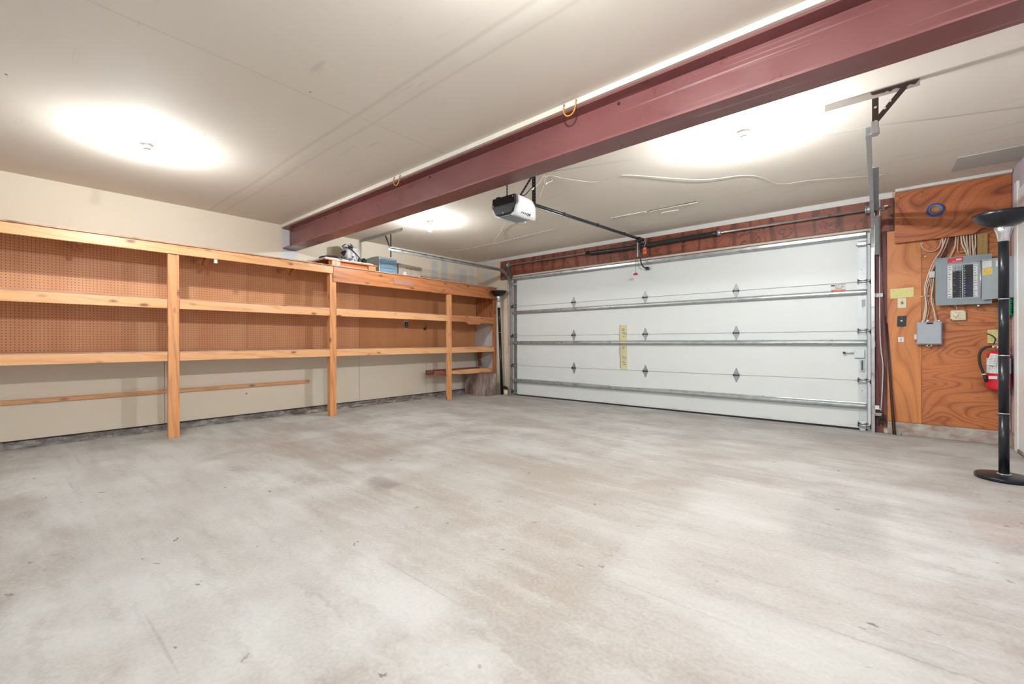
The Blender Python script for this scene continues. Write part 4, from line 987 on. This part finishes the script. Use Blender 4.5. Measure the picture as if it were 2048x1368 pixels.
MB().lathe([(.0085, D-.022), (.0085, D-.026), (.006, D-.027)], .177, 0, 20, axis='Y', cz=1.148, cap0=False).build('push_button', 'paper_white', t)
MB().lathe([(.003, D-.0222), (.003, D-.0235)], .180, 0, 10, axis='Y', cz=1.182, cap0=False).build('screw', 'dull_galvanised', t)
t = thing('keyhole_plate', 'small white square plate, lowest on the narrow plywood', 'switch', (.173, D-.013, .96))
box(.151, .196, D-.017, D-.0125, .935, .985).build('cover_plate', 'paper_white', t, bevel=.002)
MB().lathe([(.004, D-.0172), (.004, D-.018)], .173, 0, 12, axis='Y', cz=.966, cap0=False).box(.1705, .1755, D-.018, D-.0172, .948, .962).build('key_slot', 'ink', t)

# ------------------------------------------------------------------ electrical panel
t = thing('breaker_box', 'grey breaker panel with its door open on the plywood wall', 'electrical panel', (.6, 5.83, 1.5))
box(.435, .770, 5.795, D-.0135, 1.295, 1.72).build('panel_box', 'panel_grey', t)
# front cover with an opening, built as four strips in one mesh
mb = MB(); y0, y1 = 5.787, 5.794
mb.box(.418, .490, y0, y1, 1.284, 1.736).box(.712, .783, y0, y1, 1.284, 1.736).box(.490, .712, y0, y1, 1.675, 1.736).box(.490, .712, y0, y1, 1.284, 1.340)
mb.build('front_cover', 'panel_grey', t)
mb = MB(); y0, y1 = 5.783, 5.787
mb.box(.486, .492, y0, y1, 1.336, 1.679).box(.708, .714, y0, y1, 1.336, 1.679).box(.492, .708, y0, y1, 1.673, 1.679).box(.492, .708, y0, y1, 1.336, 1.342)
mb.build('door_frame', 'panel_grey_light', t)
box(.491, .711, 5.790, 5.7945, 1.341, 1.674).build('dead_front', 'enclosure_grey', t)
# breakers
nrow = 13
for col, (x0, x1) in enumerate(((.533, .592), (.605, .664))):
    ztop = 1.600 if col == 0 else 1.652
    n = 12 if col == 0 else 13
    dz = (ztop-1.352)/n
    for k in range(n):
        z1 = ztop-k*dz; z0 = z1-dz+.0015
        mt = 'breaker_blue' if (col == 1 and k > 6) else 'breaker_black'
        bk = box(x0, x1, 5.780, 5.790, z0, z1).build('circuit_breaker', mt, t, origin=(x0, 5.785, z0))
        s0 = x0+.034 if col == 0 else x0+.014
        box(s0, s0+.010, 5.773, 5.7798, z0+.004, z1-.004).build('breaker_toggle', 'breaker_black', bk, origin=(x0, 5.785, z0))
        mb = MB().box(s0+(.013 if col == 0 else -.010), s0+(.017 if col == 0 else -.006), 5.7793, 5.7799, z0+.006, z1-.006)
        if (k*7+col) % 3 == 0: mb.box(x0+.004, x0+.016, 5.7793, 5.7799, z1-.006, z1-.004)
        mb.build('marking', 'paper_white', bk, origin=(x0, 5.785, z0))
for r in range(2):
    for c2 in range(3):
        box(.534+c2*.0195, .5515+c2*.0195, 5.784, 5.790, 1.604+r*.026, 1.627+r*.026).build('blank_plate', 'panel_grey_light', t, origin=(.54, 5.785, 1.6))
box(.5935, .6035, 5.783, 5.790, 1.345, 1.66).build('center_rail', 'panel_grey_light', t)
for lx0, lx1 in ((.500, .5315), (.6655, .694)):
    lb = box(lx0, lx1, 5.787, 5.790, 1.352, 1.652).build('circuit_label_strip', 'paper_white', t, origin=(lx0, 5.785, 1.35))
    mb = MB()
    for k in range(13):
        z = 1.652-(k+.5)*.300/13
        mb.box(lx0+.004, lx0+.004+random.uniform(.010, .022), 5.7863, 5.787, z-.0028, z+.0028).box(lx0, lx1, 5.7864, 5.787, z-.0118, z-.0110)
    mb.build('lettering', 'ink', lb, origin=(lx0, 5.785, 1.35))
st = MB().prism([(.499, 1.682), (.602, 1.686), (.602, 1.730), (.499, 1.722)], 'Y', 5.7855, 5.787).build('red_label', 'red_sticker', t)
mb = MB()
for k in range(5): mb.box(.556+k*.0075, .562+k*.0075, 5.7849, 5.7855, 1.702, 1.716)
mb.build('lettering', 'paper_white', st)
box(.530, .590, 5.7849, 5.7855, 1.692, 1.695).build('printed_line', 'paper_white', st)
# open door leaf
dl = MB().prism([(.716, 1.318), (.910, 1.328), (.910, 1.684), (.900, 1.692), (.716, 1.684)], 'Y', 5.752, 5.756).build('panel_door', 'panel_grey_light', t, bevel=.001)
mb = MB().box(.904, .908, 5.756, 5.764, 1.335, 1.684).box(.718, .904, 5.756, 5.764, 1.680, 1.684); mb.build('door_edge', 'panel_grey', dl)
MB().tube([(.712, 5.768, 1.335), (.712, 5.768, 1.68)], .004, 8).build('door_hinge', 'galvanised', dl)
s1_ = MB().prism([(.722, 1.605), (.776, 1.610), (.776, 1.668), (.722, 1.662)], 'Y', 5.751, 5.7519).build('white_label', 'paper_white', dl)
marks(MB(), .726, .772, 1.612, 1.658, 5.751, 5, .85, .35).build('lettering', 'panel_grey', s1_)
s2_ = MB().prism([(.720, 1.538), (.781, 1.544), (.782, 1.604), (.721, 1.600)], 'Y', 5.7503, 5.7509).build('yellow_label', 'yellow_sticker', dl)
marks(MB(), .728, .768, 1.547, 1.594, 5.7503, 3, .7, .28).build('lettering', 'ink_brown', s2_)
s3_ = MB().prism([(.802, 1.61), (.882, 1.615), (.884, 1.672), (.803, 1.665)], 'Y', 5.751, 5.7519).build('white_label', 'paper_white', dl)
marks(MB(), .812, .876, 1.62, 1.66, 5.751, 3, .7, .3).build('lettering', 'ink', s3_)
MB().lathe([(.012, 5.80), (.010, 5.79), (.004, 5.787)], .700, 0, 14, axis='Y', cz=1.268).build('knockout_clamp', 'chrome', t)
box(.374, .417, 5.805, D-.0125, 1.555, 1.618).build('cable_clamp', 'aged_board', t, bevel=.006)

# ------------------------------------------------------------------ wires around the panel
W = [
 ('cable_pink', .0058, [(0.321, 5.85, 1.9), (0.335, 5.85, 1.859), (0.367, 5.85, 1.825), (0.413, 5.85, 1.819), (0.448, 5.85, 1.853), (0.468, 5.85, 1.945)], 'pinkish cable looping from a staple up behind the upper board'),
 ('cable_white', .0055, [(0.474, 5.85, 1.94), (0.467, 5.84, 1.843), (0.433, 5.84, 1.752), (0.391, 5.84, 1.611), (0.355, 5.84, 1.468), (0.351, 5.84, 1.297), (0.333, 5.835, 1.137)], 'long pale cable down to the grey enclosure, outermost left of the bundle'),
 ('cable_white', .005, [(0.497, 5.85, 1.94), (0.46, 5.83, 1.819), (0.411, 5.83, 1.719), (0.369, 5.83, 1.588), (0.344, 5.83, 1.444), (0.358, 5.83, 1.286), (0.343, 5.83, 1.137)], 'long pale cable down to the grey enclosure, crossing the outermost one'),
 ('cable_pink', .005, [(0.515, 5.85, 1.94), (0.474, 5.84, 1.794), (0.419, 5.84, 1.681), (0.393, 5.84, 1.617)], 'pinkish cable slanting into the pale clamp, left one'),
 ('cable_dark', .005, [(0.531, 5.85, 1.94), (0.487, 5.83, 1.815), (0.439, 5.83, 1.701), (0.406, 5.825, 1.617)], 'dark cable slanting into the pale clamp'),
 ('cable_dark', .005, [(0.548, 5.85, 1.94), (0.515, 5.84, 1.837), (0.481, 5.84, 1.76), (0.460, 5.84, 1.722)], 'dark cable entering the panel top at its left corner'),
 ('cable_white', .005, [(0.562, 5.85, 1.94), (0.555, 5.84, 1.845), (0.535, 5.84, 1.781), (0.512, 5.84, 1.722)], 'pale cable curving into the panel top above the red label'),
 ('cable_pink', .0045, [(0.578, 5.85, 1.94), (0.571, 5.84, 1.852), (0.571, 5.84, 1.795), (0.594, 5.84, 1.783), (0.627, 5.84, 1.788)], 'pinkish cable end bent to the right with a connector'),
 ('cable_white', .0062, [(0.595, 5.85, 1.94), (0.601, 5.84, 1.857), (0.621, 5.84, 1.798), (0.64, 5.84, 1.722)], 'thick white cable slanting right into the panel top, left of the pair'),
 ('cable_white', .0062, [(0.61, 5.85, 1.94), (0.62, 5.83, 1.853), (0.636, 5.83, 1.794), (0.645, 5.83, 1.722)], 'thick white cable slanting right into the panel top, right of the pair'),
 ('cable_white', .0058, [(0.631, 5.85, 1.94), (0.634, 5.84, 1.843), (0.643, 5.84, 1.795), (0.653, 5.84, 1.722)], 'white cable into the panel top beside the brown one'),
 ('cable_pink', .0058, [(0.653, 5.85, 1.94), (0.653, 5.84, 1.84), (0.657, 5.84, 1.722)], 'brownish straight cable into the panel top'),
 ('cable_white', .0058, [(0.668, 5.85, 1.94), (0.668, 5.83, 1.836), (0.671, 5.83, 1.789), (0.674, 5.83, 1.722)], 'white cable second from the tan strip'),
 ('cable_white', .0055, [(0.688, 5.85, 1.94), (0.688, 5.84, 1.835), (0.682, 5.84, 1.789), (0.688, 5.84, 1.722)], 'white cable next to the tan strip'),
 ('cable_pink', .005, [(0.394, 5.84, 1.553), (0.39, 5.84, 1.465), (0.404, 5.84, 1.343), (0.418, 5.84, 1.221), (0.432, 5.835, 1.137)], 'pinkish cable from the pale clamp down to the grey enclosure'),
 ('cable_white', .005, [(0.408, 5.83, 1.553), (0.399, 5.828, 1.439), (0.392, 5.828, 1.343), (0.412, 5.828, 1.221), (0.420, 5.825, 1.137)], 'white cable from the pale clamp down to the grey enclosure'),
 ('cable_pink', .004, [(0.385, 5.845, 1.553), (0.362, 5.85, 1.395), (0.378, 5.85, 1.271), (0.357, 5.845, 1.137)], 'thin pinkish cable weaving behind the bundle to the enclosure'),
]
for mt, r, pts, lb in W:
    t = thing('electrical_cable', lb, 'cable', pts[-1], 'cables around the breaker panel')
    MB().tube(smooth_pts(pts, 6), r, 8).build('cable_sheath', mt, t)
mb = MB()
ct = thing('cable_clips', 'small white cable clips on the plywood left of the panel', 'clip', (.36, 5.86, 1.4))
for i, (x, z) in enumerate(((.325, 1.382), (.372, 1.385), (.363, 1.472), (.378, 1.49), (.405, 1.352), (.327, 1.905), (.352, 1.775))):
    box(x-.009, x+.009, 5.853, D-.0125, z-.006, z+.006).build('clip', 'cable_white', ct, origin=(x, 5.86, z), bevel=.002)
t = thing('perforated_strip', 'tan perforated strip above the breaker panel', 'strip', (.735, 5.85, 1.83))
box(.700, .765, 5.846, 5.854, 1.722, 1.935).build('strip_board', 'strip_tan', t)
mb = MB()
for k in range(9): mb.lathe([(.003, 5.8458), (.003, 5.8452)], .730+k*.0008, 0, 8, axis='Y', cz=1.745+k*.021)
mb.build('hole', 'dark_rubber', t)

# grey enclosure
t = thing('cable_enclosure', 'light grey plastic enclosure below the cables', 'junction box', (.375, 5.83, 1.02))
box(.286, .466, 5.805, D-.0125, .908, 1.130).build('enclosure_box', 'enclosure_grey', t, bevel=.008)
box(.290, .458, 5.790, 5.8045, .916, 1.122).build('cover', 'enclosure_grey', t, bevel=.006)
MB().box(.355, .400, 5.785, 5.790, 1.108, 1.124).build('latch', 'gasket_dark', t)
MB().tube(smooth_pts([(.360, 5.80, .910), (.363, 5.795, .893), (.385, 5.795, .893), (.390, 5.80, .910)]), .004, 8).build('hasp', 'chrome', t)
box(.270, .287, 5.815, D-.013, .96, 1.01).build('side_fitting', 'paper_white', t, bevel=.002)
MB().tube([(.330, 5.83, 1.128), (.330, 5.83, 1.145)], .009, 10).tube([(.357, 5.83, 1.128), (.372, 5.83, 1.150)], .008, 10).tube([(.425, 5.83, 1.128), (.420, 5.83, 1.148)], .009, 10).tube([(.449, 5.83, 1.128), (.440, 5.83, 1.146)], .008, 10).build('cable_gland', 'paper_white', t)
# timer block
t = thing('wall_timer', 'ivory device base without cover, wired to the panel bottom', 'wall device', (.575, 5.84, 1.19))
box(.524, .626, 5.835, D-.0125, 1.140, 1.235).build('device_base', 'ivory', t, bevel=.006)
mb = MB(); random.seed(9)
for k in range(12): 
    x, z = random.uniform(.535, .612), random.uniform(1.150, 1.225); mb.box(x, x+random.uniform(.004, .014), 5.8335, 5.835, z, z+random.uniform(.002, .006))
mb.build('terminal', 'ink_brown', t)
MB().lathe([(.018, 5.835), (.018, 5.829), (.012, 5.828)], .560, 0, 20, axis='Y', cz=1.19, cap0=False).build('dial', 'ivory', t)
MB().box(.524, .534, 5.83, 5.838, 1.142, 1.152).box(.612, .622, 5.832, 5.838, 1.225, 1.232).build('mount_tab', 'black_plastic', t)
MB().tube(smooth_pts([(.548, 5.84, 1.286), (.562, 5.845, 1.272), (.568, 5.85, 1.238)]), .003, 6).build('lead', 'cord_cream', t)
# round knockout below the panel is part of panel; green holder
t = thing('green_holder', 'bright green plastic holder behind the floor lamp', 'holder', (.88, 5.82, 1.23))
mb = MB().box(.826, .906, 5.79, 5.865, 1.165, 1.325)
mb.build('holder_body', 'green_plastic', t, bevel=.012, seg=3)
mb = MB()
for k in range(5): mb.tube([(.908-.013, 5.786, 1.185+k*.025), (.888, 5.779, 1.185+k*.025), (.868, 5.786, 1.185+k*.025)], .013, 8)
mb.build('ribbed_grip', 'green_plastic', t)
box(.896, .907, 5.78, 5.80, 1.326, 1.60).build('upright', 'green_plastic', t, bevel=.002)

# ------------------------------------------------------------------ fire extinguisher
t = thing('fire_extinguisher', 'red fire extinguisher with black hose hanging on the plywood', 'fire extinguisher', (.825, 5.79, .5))
EX, EY = .822, 5.785
MB().lathe([(.062, .505), (.072, .512), (.074, .53), (.074, .80), (.068, .832), (.048, .852), (.024, .858)], EX, EY, 48).build('tank', 'red_enamel', t)
MB().lathe([(.0745, .655), (.0745, .790)], EX, EY, 48, cap0=False, cap1=False).build('paper_label', 'paper_white', t)
mb = MB(); random.seed(14)
for r in range(6):
    for k in range(9):
        a = -PI/2 + (k-4.5)*.16 - .25
        if random.random() < .7:
            p = Vector((EX+.0757*math.cos(a), EY+.0757*math.sin(a), .67+r*.012)); mb.box(p.x-.003, p.x+.003, p.y-.0012, p.y+.0012, p.z, p.z+.004)
mb.build('lettering', 'panel_grey', t)
MB().box(EX-.070, EX-.018, EY-.0765, EY-.066, .604, .630).build('name_sticker', 'paper_white', t, bevel=.001)
MB().lathe([(.017, .858), (.017, .875), (.022, .880), (.022, .895), (.012, .905)], EX, EY, 20).build('valve', 'chrome', t)
MB().prism([(EX-.05, .885), (EX+.02, .895), (EX+.07, .905), (EX+.07, .915), (EX-.03, .905), (EX-.055, .895)], 'Y', EY-.010, EY+.010).build('lever', 'chrome', t, bevel=.002)
MB().tube(smooth_pts([(EX-.03, EY-.005, .912), (EX-.02, EY-.01, .96), (EX-.04, EY-.015, .99), (EX-.075, EY-.02, 1.012)]), .005, 8).build('carry_handle', 'black_plastic', t)
hp = smooth_pts([(EX-.020, EY-.012, .888), (EX-.06, EY-.02, .892), (EX-.098, EY-.022, .872), (EX-.120, EY-.022, .82), (EX-.118, EY-.022, .74), (EX-.098, EY-.022, .66), (EX-.080, EY-.022, .592)])
MB().tube(hp, .0105, 12).build('hose', 'dark_rubber', t)
MB().tube([(EX-.020, EY-.012, .888), (EX-.045, EY-.018, .8915)], .012, 12).build('hose_fitting', 'chrome', t)
MB().tube([(EX-.094, EY-.022, .648), (EX-.091, EY-.022, .636)], .0135, 12).build('hose_clip', 'paper_white', t)
MB().tube([(EX-.089, EY-.022, .63), (EX-.076, EY-.022, .575)], [.012, .015], 12).build('nozzle', 'black_plastic', t)
tg = MB().prism([(EX-.086, .735), (EX-.030, .722), (EX-.012, .826), (EX-.060, .834)], 'Y', EY-.086, EY-.084).build('inspection_tag', 'paper_white', t)
mb = MB()
for r in range(6):
    z = .745+r*.014; mb.box(EX-.076+r*.003, EX-.055+r*.003, EY-.0868, EY-.086, z, z+.0045).box(EX-.049+r*.003, EX-.030+r*.003, EY-.0868, EY-.086, z-.002, z+.0025)
mb.build('lettering', 'panel_grey', tg)
box(EX-.02, EX+.02, EY+.074, D-.0125, .62, .86).build('wall_bracket', 'dull_galvanised', t)
t = thing('inspection_card', 'pale yellow card on the plywood above the fire extinguisher', 'card', (.80, D-.013, .98))
box(.766, .842, D-.0145, D-.0125, .925, 1.046).build('card', 'note_yellow', t)
marks(MB(), .772, .838, .940, 1.038, D-.0145, 6, .8, .18).build('lettering', 'ink_brown', t)
MB().tube(smooth_pts([(XR-.006, 5.872, .87), (XR-.012, 5.862, .7), (XR-.008, 5.868, .5), (XR-.014, 5.862, .3), (XR-.008, 5.866, .14)]), .003, 6).build('corner_string', 'cord_cream', tag(bpy.data.objects.new('corner_cord', None), 'thin white cord hanging down the right corner', 'cord'))
C.collection.objects.link(bpy.data.objects['corner_cord'])
